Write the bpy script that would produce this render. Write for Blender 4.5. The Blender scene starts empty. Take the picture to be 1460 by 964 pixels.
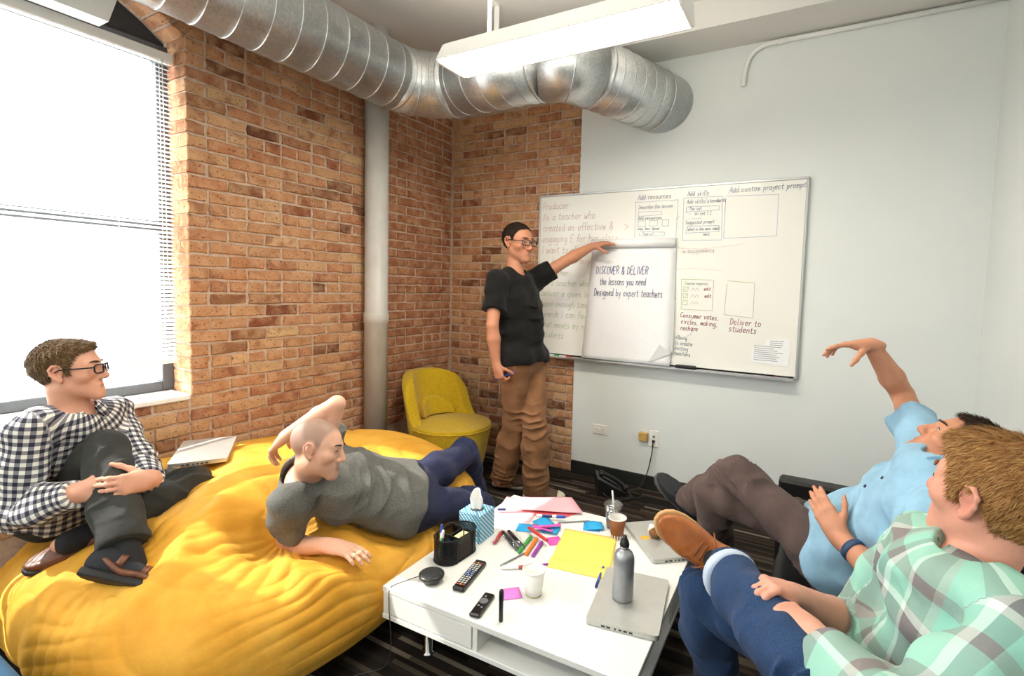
import bpy, math, random
import numpy as np
from mathutils import Vector, Matrix

# ------------------------------------------------------------------ camera
scene = bpy.context.scene
COL = scene.collection
CAM = np.array([2.8126, -3.4572, 1.4100])
_yaw, _pit, _rol = -0.50575608, -0.06749314, 0.02719434
_f = np.array([math.sin(_yaw)*math.cos(_pit), math.cos(_yaw)*math.cos(_pit), math.sin(_pit)])
_r = np.array([math.cos(_yaw), -math.sin(_yaw), 0.0])
_u = np.cross(_r, _f)
_c, _s = math.cos(_rol), math.sin(_rol)
_right, _up = _c*_r + _s*_u, -_s*_r + _c*_u
camd = bpy.data.cameras.new('camera')
cam = bpy.data.objects.new('camera', camd)
COL.objects.link(cam)
cam.matrix_world = Matrix(((_right[0], _up[0], -_f[0], CAM[0]), (_right[1], _up[1], -_f[1], CAM[1]),
                           (_right[2], _up[2], -_f[2], CAM[2]), (0, 0, 0, 1)))
camd.sensor_width = 36.0
camd.lens = 36.0*719.68/1460
camd.shift_x = -0.02788
camd.shift_y = -0.01612
camd.clip_start = 0.02
scene.camera = cam

# ------------------------------------------------------------------ world, sun, exposure
world = bpy.data.worlds.new('world'); scene.world = world
world.use_nodes = True
world.node_tree.nodes['Background'].inputs[0].default_value = (0.88, 0.95, 1.0, 1)
world.node_tree.nodes['Background'].inputs[1].default_value = 12.0
vs = scene.view_settings
vs.view_transform = 'Standard'; vs.look = 'None'; vs.gamma = 1.0; vs.use_curve_mapping = False
vs.exposure = 0.0
scene.cycles.use_denoising = True
scene.cycles.max_bounces = 8
scene.cycles.diffuse_bounces = 5

sd = bpy.data.lights.new('sun', 'SUN'); sd.energy = 20.0; sd.angle = 0.012; sd.color = (1.0, 0.95, 0.86)
sun = bpy.data.objects.new('sun', sd); COL.objects.link(sun)
sun.rotation_euler = Vector((0.60, 0.34, -0.70)).to_track_quat('-Z', 'Y').to_euler()
sun.location = (-3, -4, 5)
for k, (y0, y1) in enumerate(((-3.42, -2.08), (-5.3, -3.95))):      # daylight portals in the near window opening and the added rear one
    pd = bpy.data.lights.new('window_portal', 'AREA'); pd.shape = 'RECTANGLE'; pd.size = 1.72; pd.size_y = y1-y0
    pd.cycles.is_portal = True
    po = bpy.data.objects.new('window_portal', pd); COL.objects.link(po)
    po.location = (-0.26, (y0+y1)/2, 1.70); po.rotation_euler = (0, -math.pi/2, 0)

# ------------------------------------------------------------------ helpers
def lin(c):
    if isinstance(c, str):
        c = tuple(int(c[i:i+2], 16)/255 for i in (0, 2, 4))
    return tuple(((v/12.92) if v <= 0.04045 else ((v+0.055)/1.055)**2.4) for v in c[:3]) + (1.0,)

def V3(*a): return np.array(a, float)
def nrm(v):
    v = np.asarray(v, float); return v/max(np.linalg.norm(v), 1e-9)

class NT:
    def __init__(s, name):
        s.m = bpy.data.materials.new(name); s.m.use_nodes = True
        s.t = s.m.node_tree; s.b = s.t.nodes['Principled BSDF']; s.o = s.t.nodes['Material Output']
    def n(s, typ, **kw):
        nd = s.t.nodes.new(typ)
        for k, v in kw.items():
            if k in nd.inputs.keys() if hasattr(nd, 'inputs') else False: nd.inputs[k].default_value = v
            else: setattr(nd, k, v)
        return nd
    def l(s, a, b): s.t.links.new(a, b)
    def math(s, op, a, b=None, c=None):
        nd = s.t.nodes.new('ShaderNodeMath'); nd.operation = op
        for i, v in enumerate((a, b, c)):
            if v is None: continue
            if isinstance(v, (int, float)): nd.inputs[i].default_value = v
            else: s.l(v, nd.inputs[i])
        return nd.outputs[0]
    def ramp(s, fac, stops, mode='LINEAR'):
        nd = s.t.nodes.new('ShaderNodeValToRGB'); nd.color_ramp.interpolation = mode
        el = nd.color_ramp.elements
        while len(el) < len(stops): el.new(0.5)
        for e, (p, c) in zip(el, stops): e.position = p; e.color = lin(c) if not (isinstance(c, tuple) and len(c) == 4) else c
        s.l(fac, nd.inputs[0]); return nd.outputs[0]
    def mix(s, fac, a, b, mode='MIX'):
        nd = s.t.nodes.new('ShaderNodeMix'); nd.data_type = 'RGBA'; nd.blend_type = mode
        for i, v in ((0, fac), (6, a), (7, b)):
            if isinstance(v, (int, float)): nd.inputs[i].default_value = v
            elif isinstance(v, tuple): nd.inputs[i].default_value = v
            elif isinstance(v, str): nd.inputs[i].default_value = lin(v)
            else: s.l(v, nd.inputs[i])
        return nd.outputs[2]
    def noise(s, vec, scale, detail=3, rough=0.55):
        nd = s.t.nodes.new('ShaderNodeTexNoise'); nd.inputs['Scale'].default_value = scale
        nd.inputs['Detail'].default_value = detail; nd.inputs['Roughness'].default_value = rough
        if vec is not None: s.l(vec, nd.inputs['Vector'])
        return nd.outputs[0]
    def coord(s, kind='Object'):
        return s.t.nodes.new('ShaderNodeTexCoord').outputs[kind]
    def mapping(s, vec, scale=(1, 1, 1), rot=(0, 0, 0), loc=(0, 0, 0)):
        nd = s.t.nodes.new('ShaderNodeMapping'); s.l(vec, nd.inputs[0])
        nd.inputs['Scale'].default_value = scale; nd.inputs['Rotation'].default_value = rot; nd.inputs['Location'].default_value = loc
        return nd.outputs[0]
    def attr(s, name, out='Vector'):
        nd = s.t.nodes.new('ShaderNodeAttribute'); nd.attribute_name = name; return nd.outputs[out]
    def sep(s, vec):
        nd = s.t.nodes.new('ShaderNodeSeparateXYZ'); s.l(vec, nd.inputs[0]); return nd.outputs
    def bump(s, h, strength=0.3, dist=0.01):
        nd = s.t.nodes.new('ShaderNodeBump'); nd.inputs['Strength'].default_value = strength; nd.inputs['Distance'].default_value = dist
        s.l(h, nd.inputs['Height']); s.l(nd.outputs[0], s.b.inputs['Normal'])
    def base(s, c):
        if isinstance(c, (str, tuple)): s.b.inputs['Base Color'].default_value = lin(c)
        else: s.l(c, s.b.inputs['Base Color'])
    def setp(s, rough=None, metal=None, spec=None, **kw):
        if rough is not None: s.b.inputs['Roughness'].default_value = rough
        if metal is not None: s.b.inputs['Metallic'].default_value = metal
        if spec is not None: s.b.inputs['Specular IOR Level'].default_value = spec
        for k, v in kw.items(): s.b.inputs[k.replace('_', ' ')].default_value = v
        return s.m

MATS = {}
def mat(name, color, rough=0.5, metal=0.0, spec=0.5, var=0.06, nscale=30.0, bump=0.0, bscale=200.0, bdist=0.002, **kw):
    """plain procedural material: a base colour with slight noise variation and optional relief"""
    if name in MATS: return MATS[name]
    t = NT(name); oc = t.coord('Object')
    c = lin(color)
    n = t.noise(oc, nscale, 4)
    lo = tuple(max(0, v*(1-var*2)) for v in c[:3])+(1,); hi = tuple(min(1, v*(1+var)) for v in c[:3])+(1,)
    t.base(t.ramp(n, [(0.3, lo), (0.7, hi)]))
    if bump > 0: t.bump(t.noise(oc, bscale, 3), bump, bdist)
    MATS[name] = t.setp(rough, metal, spec, **kw)
    return MATS[name]

def link(name, me, m=None, parent=None, loc=None, smooth=False):
    o = bpy.data.objects.new(name, me); COL.objects.link(o)
    if m is not None and len(me.materials) == 0: me.materials.append(m)
    if parent is not None: o.parent = parent
    if loc is not None: o.location = loc
    if smooth: me.polygons.foreach_set('use_smooth', [True]*len(me.polygons))
    return o

def tag(o, label=None, cat=None, group=None, kind=None):
    if label: o['label'] = label
    if cat: o['category'] = cat
    if group: o['group'] = group
    if kind: o['kind'] = kind
    return o

def empty(name, loc=(0, 0, 0), rz=0.0, label=None, cat=None, group=None, kind=None):
    o = bpy.data.objects.new(name, None); COL.objects.link(o); o.empty_display_size = 0.05
    o.location = loc; o.rotation_euler = (0, 0, rz)
    return tag(o, label, cat, group, kind)

def copy_tree(o, parent=None):
    c = o.copy(); COL.objects.link(c); c.parent = parent
    for ch in list(o.children): copy_tree(ch, c)
    return c

class MB:
    """collects vertices and faces into one mesh"""
    def __init__(s): s.v = []; s.f = []; s.sm = []
    def add(s, vs, fs, smooth=False):
        n = len(s.v); s.v += [tuple(map(float, p)) for p in vs]
        s.f += [tuple(i+n for i in f) for f in fs]; s.sm += [smooth]*len(fs); return s
    def box(s, lo, hi, bev=0.0, M=None):
        x0, y0, z0 = lo; x1, y1, z1 = hi
        b = min(bev, (x1-x0)/2.01, (y1-y0)/2.01, (z1-z0)/2.01)
        if b <= 0:
            vs = [(x, y, z) for x in (x0, x1) for y in (y0, y1) for z in (z0, z1)]
            fs = [(0, 1, 3, 2), (4, 6, 7, 5), (0, 4, 5, 1), (2, 3, 7, 6), (0, 2, 6, 4), (1, 5, 7, 3)]
        else:
            vs = []; idx = {}
            for i, x in enumerate((x0, x1)):
                for j, y in enumerate((y0, y1)):
                    for k, z in enumerate((z0, z1)):
                        sx, sy, sz = (b if i == 0 else -b), (b if j == 0 else -b), (b if k == 0 else -b)
                        idx[i, j, k, 0] = len(vs); vs.append((x, y+sy, z+sz))
                        idx[i, j, k, 1] = len(vs); vs.append((x+sx, y, z+sz))
                        idx[i, j, k, 2] = len(vs); vs.append((x+sx, y+sy, z))
            fs = []
            for i in (0, 1):
                q = [idx[i, 0, 0, 0], idx[i, 1, 0, 0], idx[i, 1, 1, 0], idx[i, 0, 1, 0]]; fs.append(tuple(q if i else q[::-1]))
                q = [idx[0, i, 0, 1], idx[0, i, 1, 1], idx[1, i, 1, 1], idx[1, i, 0, 1]]; fs.append(tuple(q if i else q[::-1]))
                q = [idx[0, 0, i, 2], idx[1, 0, i, 2], idx[1, 1, i, 2], idx[0, 1, i, 2]]; fs.append(tuple(q if i else q[::-1]))
            for j in (0, 1):
                for k in (0, 1):
                    fs.append((idx[0, j, k, 1], idx[1, j, k, 1], idx[1, j, k, 2], idx[0, j, k, 2]))
                    fs.append((idx[j, 0, k, 0], idx[j, 1, k, 0], idx[j, 1, k, 2], idx[j, 0, k, 2]))
                    fs.append((idx[j, k, 0, 0], idx[j, k, 1, 0], idx[j, k, 1, 1], idx[j, k, 0, 1]))
            for i in (0, 1):
                for j in (0, 1):
                    for k in (0, 1): fs.append((idx[i, j, k, 0], idx[i, j, k, 1], idx[i, j, k, 2]))
        if M is not None: vs = [tuple(M @ Vector(p)) for p in vs]
        return s.add(vs, fs)
    def lathe(s, prof, n=32, c=(0, 0, 0), axis=(0, 0, 1), cap=True, smooth=True):
        a = nrm(axis); t = V3(1, 0, 0) if abs(a[0]) < 0.9 else V3(0, 1, 0)
        e1 = nrm(np.cross(a, t)); e2 = np.cross(a, e1); c = np.asarray(c, float)
        vs = []; fs = []
        for (r, z) in prof:
            for i in range(n):
                th = 2*math.pi*i/n; vs.append(c + a*z + e1*r*math.cos(th) + e2*r*math.sin(th))
        for j in range(len(prof)-1):
            for i in range(n):
                fs.append((j*n+i, j*n+(i+1) % n, (j+1)*n+(i+1) % n, (j+1)*n+i))
        s.add(vs, fs, smooth)
        if cap:
            m = len(s.v)-len(vs)
            s.f.append(tuple(m+i for i in range(n))[::-1]); s.sm.append(False)
            s.f.append(tuple(m+(len(prof)-1)*n+i for i in range(n))); s.sm.append(False)
        return s
    def tube(s, pts, r, n=10, cap=True, smooth=True):
        pts = [np.asarray(p, float) for p in pts]; N = len(pts)
        rr = r if hasattr(r, '__len__') else [r]*N
        tan = [nrm(pts[min(i+1, N-1)]-pts[max(i-1, 0)]) for i in range(N)]
        t0 = tan[0]; e = nrm(np.cross(t0, V3(0, 0, 1) if abs(t0[2]) < 0.9 else V3(1, 0, 0)))
        vs = []; fs = []
        for i in range(N):
            e = nrm(e - tan[i]*np.dot(e, tan[i])); b = np.cross(tan[i], e)
            for k in range(n):
                th = 2*math.pi*k/n; vs.append(pts[i]+rr[i]*(math.cos(th)*e+math.sin(th)*b))
        for i in range(N-1):
            for k in range(n): fs.append((i*n+k, i*n+(k+1) % n, (i+1)*n+(k+1) % n, (i+1)*n+k))
        if cap: fs.append(tuple(range(n))[::-1]); fs.append(tuple((N-1)*n+k for k in range(n)))
        return s.add(vs, fs, smooth)
    def prism(s, poly, a, b, plane='xy'):
        """extrude a polygon given in a plane between a and b on the third axis"""
        f = {'xy': lambda p, w: (p[0], p[1], w), 'xz': lambda p, w: (p[0], w, p[1]), 'yz': lambda p, w: (w, p[0], p[1])}[plane]
        n = len(poly); vs = [f(p, a) for p in poly]+[f(p, b) for p in poly]
        fs = [tuple(range(n))[::-1], tuple(range(n, 2*n))]+[(i, (i+1) % n, n+(i+1) % n, n+i) for i in range(n)]
        return s.add(vs, fs)
    def build(s, name, m, parent=None, loc=None, label=None, cat=None, group=None, kind=None):
        me = bpy.data.meshes.new(name); me.from_pydata(s.v, [], s.f); me.validate()
        me.polygons.foreach_set('use_smooth', (s.sm+[False]*len(me.polygons))[:len(me.polygons)])
        me.update()
        o = link(name, me, m, parent, loc); return tag(o, label, cat, group, kind)

def bezier(p0, p1, p2, p3, n=12):
    ts = np.linspace(0, 1, n)[:, None]
    p0, p1, p2, p3 = [np.asarray(p, float) for p in (p0, p1, p2, p3)]
    return list((1-ts)**3*p0+3*(1-ts)**2*ts*p1+3*(1-ts)*ts**2*p2+ts**3*p3)
def spline(pts, n=8):
    """Catmull-Rom through points"""
    P = [np.asarray(p, float) for p in pts]; P = [2*P[0]-P[1]]+P+[2*P[-1]-P[-2]]; out = []
    for i in range(1, len(P)-2):
        for t in np.linspace(0, 1, n, endpoint=False):
            a, b, c, d = P[i-1:i+3]
            out.append(0.5*((2*b)+(-a+c)*t+(2*a-5*b+4*c-d)*t*t+(-a+3*b-3*c+d)*t**3))
    out.append(P[-2]); return out
# ------------------------------------------------------------------ materials of the setting
def brick_material():
    t = NT('brick'); oi = t.n('ShaderNodeObjectInfo'); oc = t.coord('Object')
    rnd = oi.outputs['Random']
    base = t.ramp(rnd, [(0.0, 'ad7c58'), (0.1, 'c0916a'), (0.22, 'a8704f'), (0.36, 'c7a077'), (0.48, 'b0734f'), (0.6, 'bf9169'),
                        (0.7, '9c6346'), (0.78, 'cbaa7e'), (0.85, '8d543a'), (0.92, '68402d'), (1.0, 'b9885f')])
    off = t.n('ShaderNodeVectorMath', operation='ADD'); t.l(oc, off.inputs[0])
    cmb = t.n('ShaderNodeCombineXYZ'); t.l(t.math('MULTIPLY', rnd, 37.0), cmb.inputs[0]); t.l(t.math('MULTIPLY', rnd, 91.0), cmb.inputs[1])
    t.l(cmb.outputs[0], off.inputs[1]); v = off.outputs[0]
    blot = t.ramp(t.noise(v, 14, 3), [(0.42, (0, 0, 0, 1)), (0.62, (1, 1, 1, 1))])
    c = t.mix(t.math('MULTIPLY', blot, 0.45), base, 'd3ab85')
    dark = t.ramp(t.noise(v, 9, 2), [(0.55, (0, 0, 0, 1)), (0.7, (1, 1, 1, 1))])
    c = t.mix(t.math('MULTIPLY', dark, 0.6), c, '7a4231')
    spk = t.ramp(t.noise(v, 85, 2), [(0.61, (0, 0, 0, 1)), (0.67, (1, 1, 1, 1))])
    c = t.mix(t.math('MULTIPLY', spk, 0.75), c, '4a2a1c')
    t.base(c)
    h = t.math('ADD', t.noise(v, 60, 4), t.math('MULTIPLY', spk, -0.6))
    t.bump(h, 0.55, 0.004)
    return t.setp(0.88, 0, 0.25)
M_BRICK = brick_material()
M_MORTAR = mat('mortar', 'c9b09a', 0.95, var=0.12, nscale=40, bump=0.6, bscale=220, bdist=0.003)
M_WALL = mat('painted_drywall', 'dfe3e0', 0.55, var=0.01, nscale=3, bump=0.05, bscale=400)
M_CEIL = mat('painted_ceiling', 'dcdad5', 0.8, var=0.02, nscale=2, bump=0.1, bscale=60)
M_BASE = mat('black_rubber_base', '1f211f', 0.5, var=0.1)
M_WHITE = mat('white_enamel', 'ecece8', 0.35, var=0.01)
M_FRAME = mat('grey_window_frame', '4c4e52', 0.5, var=0.05)

def carpet_material():
    t = NT('striped_carpet'); p = t.sep(t.coord('Object'))
    rows = t.math('FLOOR', t.math('MULTIPLY', p[1], 1/0.021))
    w1 = t.n('ShaderNodeTexWhiteNoise', noise_dimensions='1D'); t.l(rows, w1.inputs['W'])
    u = t.math('FLOOR', t.math('ADD', t.math('MULTIPLY', p[0], 1/0.42), t.math('MULTIPLY', w1.outputs[0], 11.0)))
    cmb = t.n('ShaderNodeCombineXYZ'); t.l(u, cmb.inputs[0]); t.l(rows, cmb.inputs[1])
    w2 = t.n('ShaderNodeTexWhiteNoise', noise_dimensions='2D'); t.l(cmb.outputs[0], w2.inputs['Vector'])
    c = t.ramp(w2.outputs[0], [(0, '241f1c'), (0.22, '332b25'), (0.42, '453a31'), (0.58, '2a2725'), (0.7, '5d5348'), (0.82, '38332f'), (0.9, '8b8274'), (0.95, '2c2622')], 'CONSTANT')
    fib = t.noise(t.coord('Object'), 420, 2)
    c = t.mix(t.math('MULTIPLY', fib, 0.6), c, '15110e')
    t.base(c); t.bump(fib, 0.7, 0.004)
    return t.setp(0.95, 0, 0.1)
M_CARPET = carpet_material()

# ------------------------------------------------------------------ room shell
CEIL, XR, YB = 3.12, 3.56, -5.4
fl = MB().box((-0.3, YB, -0.06), (XR+0.1, 0.1, 0.0)).build('floor', M_CARPET, kind='structure')
MB().box((-0.3, YB, CEIL), (XR+0.1, 0.1, CEIL+0.08)).build('ceiling', M_CEIL, kind='structure')
MB().box((-0.3, -0.32, 2.955), (XR, 0.0, CEIL)).build('trim_soffit_beam', M_CEIL, kind='structure')
tag(MB().box((1.20, 0.0, 0.0), (XR+0.1, 0.1, CEIL)).build('wall_back', M_WALL), kind='structure')
MB().box((XR, YB, 0.0), (XR+0.1, 0.1, CEIL)).build('wall_right', M_WALL, kind='structure')
MB().box((-0.3, YB-0.1, 0.0), (XR+0.1, YB, CEIL)).build('wall_front', M_WALL, kind='structure')
MB().box((1.203, -0.012, 0.0), (XR, 0.0, 0.098), 0.003).build('baseboard_back', M_BASE, kind='structure')
MB().box((XR-0.012, YB, 0.0), (XR, -0.012, 0.098), 0.003).build('baseboard_right', M_BASE, kind='structure')

# ------------------------------------------------------------------ brick walls: each visible brick its own piece
CH = 0.0667            # course height
BL = 0.206             # brick length with joint
rb = random.Random(5)
def brick_mesh(L, H, D, seed):
    """one brick: ragged arris, slightly uneven face. local x along, y up, z outward (face at z=0)"""
    r = random.Random(seed); hl, hh = L/2, H/2
    ring = [(-hl, -hh), (-hl*0.4, -hh), (hl*0.35, -hh), (hl, -hh), (hl, 0), (hl, hh), (hl*0.4, hh), (-hl*0.3, hh), (-hl, hh), (-hl, 0)]
    j = lambda a: r.uniform(-a, a)
    ring = [(x+j(0.0045), y+j(0.0038)) for x, y in ring]
    n = len(ring)
    vs = [(x, y, -D) for x, y in ring] + [(x, y, -0.006+j(0.002)) for x, y in ring]
    vs += [(x*(1-0.005/hl)+j(0.0015), y*(1-0.005/hh)+j(0.001), j(0.0015)) for x, y in ring] + [(0, 0, r.uniform(-0.001, 0.003))]
    fs = []
    for a in (0, 1):
        for i in range(n): fs.append((a*n+i, a*n+(i+1) % n, (a+1)*n+(i+1) % n, (a+1)*n+i))
    for i in range(n): fs.append((2*n+i, 2*n+(i+1) % n, 3*n))
    return vs, fs
_bm = {}
def brick_data(kind, var, D):
    key = (kind, var, D)
    if key not in _bm:
        L = {'s': BL-0.012, 'h': BL/2-0.012, 'q': BL/4-0.006}[kind]
        vs, fs = brick_mesh(L, CH-0.011, D, hash((kind, var)) & 0xffff if False else var*7+{'s': 1, 'h': 2, 'q': 3}[kind])
        me = bpy.data.meshes.new('brick'); me.from_pydata(vs, [], fs); me.materials.append(M_BRICK)
        _bm[key] = me
    return _bm[key]

def lay(parent, frame, spans, limit=300):
    """spans: list of (s0, s1, z0, z1, cornerlow) in wall coordinates; frame maps (s,z,out)->world matrix"""
    items = []
    for (s0, s1, z0, z1, deep) in spans:
        k0, k1 = int(round(z0/CH)), int(round(z1/CH))
        for k in range(k0, k1):
            zc = (k+0.5)*CH
            header = (k % 6 == 2)
            unit = BL/2 if header else BL
            s = s0
            first = True
            while s < s1-0.02:
                L = unit
                if first and not header and k % 2: L = BL/2
                L = min(L, s1-s)
                if s1-(s+L) < 0.04: L = s1-s
                items.append((s+L/2, zc, L, first and deep)); s += L; first = False
    def dist(it):
        p = frame(it[0], it[1], 0.0); return float(np.linalg.norm(np.array(p.translation)-CAM))
    items.sort(key=dist)
    rest = MB()
    for i, (sc, zc, L, deep) in enumerate(items):
        out = rb.uniform(-0.003, 0.004)
        kind = 's' if L > 0.16 else ('h' if L > 0.075 else 'q')
        L0 = {'s': BL, 'h': BL/2, 'q': BL/4}[kind]
        M = frame(sc, zc, out) @ Matrix.Rotation(rb.uniform(-0.006, 0.006), 4, 'Z') @ Matrix.Diagonal((L/L0, 1, 1, 1))
        D = 0.17 if deep else 0.03
        if i < limit:
            o = bpy.data.objects.new('brick', brick_data(kind, rb.randrange(8), D)); COL.objects.link(o)
            o.parent = parent; o.matrix_local = M
        else:
            me = brick_data(kind, rb.randrange(8), D)
            rest.add([tuple(M @ v.co) for v in me.vertices], [tuple(p.vertices) for p in me.polygons])
    if rest.f: rest.build('brick', M_BRICK, parent, kind='stuff', label='remaining bricks of the wall')

WY, WY2, SILL, WTOP = -2.08, -3.42, 0.815, 2.58   # near window opening (jambs, sill, springing)
wl = MB()
wl.box((-0.24, WY+0.010, 0), (-0.008, 0.1, CEIL)); wl.box((-0.24, YB, 0), (-0.008, WY+0.010, SILL-0.03))
wl.box((-0.24, -3.95, SILL-0.03), (-0.008, WY2, CEIL)); wl.box((-0.24, YB, SILL-0.03), (-0.008, -5.3, CEIL))
wl.box((-0.24, -5.3, 2.6), (-0.008, -3.95, CEIL))
# segmental arch over the near window
NA = 14; ycen = (WY+WY2)/2; halfw = (WY-WY2)/2; rise = 0.24
Ra = (halfw**2+rise**2)/(2*rise)
def arch_z(y): return WTOP+math.sqrt(max(Ra**2-(y-ycen)**2, 0))-(Ra-rise)
ys = [WY2+(WY-WY2)*i/NA for i in range(NA+1)]
wl.prism([(y, arch_z(y)+0.014) for y in ys]+[(WY, CEIL), (WY2, CEIL)], -0.24, -0.008, 'yz')
wall_left = wl.build('wall_left', M_MORTAR, kind='structure')
def frame_left(s, z, out):   # s = distance along -y measured from the window corner: y = WY + s
    return Matrix(((0, 0, 1, out), (1, 0, 0, WY+s), (0, 1, 0, z), (0, 0, 0, 1)))
lay(wall_left, frame_left, [(-0.002, -WY-0.004, 5*CH, 42*CH, True), (-1.3, 0.0, 5*CH, 12*CH, False)])
# arch ring of bricks set on edge
for i in range(9):
    a0 = math.asin((WY-ycen)/Ra)-0.004-i*(0.0675/Ra)
    yc, zc = ycen+math.sin(a0-0.5*0.0675/Ra)*(Ra+0.104), WTOP-(Ra-rise)+math.cos(a0-0.5*0.0675/Ra)*(Ra+0.1)
    ang = a0-0.5*0.0675/Ra
    o = bpy.data.objects.new('arch_brick', brick_data('s', i % 8, 0.17)); COL.objects.link(o); o.parent = wall_left
    # brick length points along the radius
    d = (math.sin(ang), math.cos(ang))
    o.matrix_local = Matrix(((0, 0, 1, 0.003), (d[0], -d[1], 0, yc), (d[1], d[0], 0, zc), (0, 0, 0, 1)))
wc = MB().box((-0.24, 0.008, 0), (1.20, 0.1, CEIL)).build('wall_corner', M_MORTAR, kind='structure')
def frame_back(s, z, out): return Matrix(((1, 0, 0, s), (0, 0, -1, -out), (0, 1, 0, z), (0, 0, 0, 1)))
lay(wc, frame_back, [(0.004, 1.198, 0, 42*CH, False)])

# ------------------------------------------------------------------ windows
def window(name, y0, y1, z0, z1, mid):
    w = empty(name, (-0.20, (y0+y1)/2, z0), kind='structure')
    cy = (y0+y1)/2; lx = lambda y: y-cy
    f = 0.055; x0, x1 = -0.03, 0.03
    MB().box((x0, lx(y1)-f, 0), (x1, lx(y1), z1-z0), 0.004).build('stile', M_FRAME, w)
    MB().box((x0, lx(y0), 0), (x1, lx(y0)+f, z1-z0), 0.004).build('stile', M_FRAME, w)
    MB().box((x0, lx(y0)+f, 0), (x1, lx(y1)-f, 0.05), 0.004).build('bottom_rail', M_FRAME, w)
    MB().box((x0, lx(y0)+f, z1-z0-0.08), (x1, lx(y1)-f, z1-z0), 0.004).build('head_rail', M_FRAME, w)
    MB().box((x0, lx(y0)+f, mid-z0-0.03), (x1, lx(y1)-f, mid-z0+0.03), 0.004).build('meeting_rail', M_FRAME, w)
    g = NT('window_glass'); g.t.nodes.remove(g.b)
    tr = g.n('ShaderNodeBsdfTransparent'); gl = g.n('ShaderNodeBsdfGlossy'); gl.inputs['Roughness'].default_value = 0.03
    mx = g.n('ShaderNodeMixShader'); mx.inputs[0].default_value = 0.05
    g.l(tr.outputs[0], mx.inputs[1]); g.l(gl.outputs[0], mx.inputs[2]); g.l(mx.outputs[0], g.o.inputs[0])
    MB().box((-0.003, lx(y0)+f, 0.05), (0.003, lx(y1)-f, mid-z0-0.03)).build('pane', g.m, w)
    MB().box((-0.003, lx(y0)+f, mid-z0+0.03), (0.003, lx(y1)-f, z1-z0-0.08)).build('pane', g.m, w)
    return w
w1 = window('window_1', WY2+0.003, WY+0.008, SILL+0.002, 2.575, 1.665)
MB().prism([(y, arch_z(y)+0.010) for y in ys]+[(ys[-1], 2.572), (ys[0], 2.572)], -0.225, -0.19, 'yz').build('arch_panel', mat('shaded_transom', '3a3d40', 0.6), None, kind='structure').name = 'trim_1'  # panel's dark grey stands for the shadow over the transom
w2 = window('window_added', -5.297, -3.953, SILL+0.002, 2.597, 1.665)  # unseen second window, added to bring more daylight into the room
M_SILL = mat('white_sill', 'f0efe9', 0.6, var=0.02)
MB().box((-0.236, WY2, SILL-0.03), (0.012, WY-0.002, SILL), 0.006).build('trim_window_sill', M_SILL, kind='structure')

# venetian blind in the near window
bl = empty('venetian_blind', (-0.10, -2.75, SILL), label='white venetian blind with thin slats hanging in the window', cat='blind')
M_SLAT = mat('white_slat', 'f2f2f0', 0.4, var=0.0)
by0, by1 = -0.655, 0.655     # local y
MB().box((-0.022, by0, 1.655), (0.022, by1+0.005, 1.70), 0.003).build('headrail', M_WHITE, bl)
sm = MB(); 
pro = [(-0.0125, -0.0012), (0, 0.0012), (0.0125, -0.0012)]
vs = []; 
for y in (by0, by1):
    for (x, z) in pro: vs.append((x, y, z+0.0004))
    for (x, z) in pro: vs.append((x, y, z-0.0004))
sm.add(vs, [(0, 1, 7, 6), (1, 2, 8, 7), (3, 9, 10, 4), (4, 10, 11, 5), (0, 3, 4, 1), (1, 4, 5, 2), (6, 7, 10, 9), (7, 8, 11, 10), (0, 6, 9, 3), (2, 5, 11, 8)])
slat0 = None
nsl = 70
for i in range(nsl):
    z = 0.185+(1.645-0.185)*i/(nsl-1)
    if slat0 is None: slat0 = o = sm.build('slat', M_SLAT, bl)
    else:
        o = slat0.copy(); COL.objects.link(o)
    o.location = (0, 0, z); o.rotation_euler = (0, math.radians(30), 0)
MB().box((-0.014, by0, 0.155), (0.014, by1, 0.175), 0.003).build('bottom_rail', M_SLAT, bl)
for yy in (-0.42, 0.0, 0.42, 0.60):
    MB().box((0.0128, yy-0.0012, 0.175), (0.0148, yy+0.0012, 1.655)).build('ladder_cord', M_WHITE, bl)
MB().tube([(0.022, 0.61, 1.66), (0.024, 0.612, 1.2), (0.022, 0.615, 0.62), (0.028, 0.63, 0.50), (0.022, 0.60, 0.42), (0.03, 0.62, 0.36)], 0.0022, 6).build('pull_cord', M_WHITE, bl)

# white valance box fixed to the wall above the window
vb = MB()
vb.prism([(-2.418, 2.487), (-2.365, 2.66), (-3.5, 2.66), (-3.5, 2.487)], 0.008, 0.10, 'yz')
vb.build('window_valance', M_WHITE, None, label='white valance box mounted on the wall above the window', cat='valance')

# ------------------------------------------------------------------ spiral duct
def galv():
    t = NT('galvanised_steel'); oc = t.coord('Object')
    n1 = t.noise(oc, 9, 3); n2 = t.n('ShaderNodeTexVoronoi'); n2.inputs['Scale'].default_value = 70; t.l(oc, n2.inputs['Vector'])
    f = t.math('ADD', t.math('MULTIPLY', n1, 0.6), t.math('MULTIPLY', n2.outputs['Distance'], 0.5))
    t.base(t.ramp(f, [(0.2, 'b9bdbf'), (0.5, 'c9cccd'), (0.8, 'dbdddd')]))
    r = t.ramp(f, [(0.2, (0.30, 0.30, 0.30, 1)), (0.8, (0.42, 0.42, 0.42, 1))]); t.l(r, t.b.inputs['Roughness'])
    return t.setp(None, 0.85, 0.5)
M_GALV = galv()
RD = 0.195; DX, DZ, DY = 0.385, 2.705, -0.80
duct = empty('spiral_duct', (0, 0, 0), label='galvanised round spiral duct running under the ceiling and into the wall', cat='duct')
def sweep_duct(pts, name, ribs, r=RD):
    d = MB().tube(pts, r, 40).build(name, M_GALV, duct)
    return d
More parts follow.
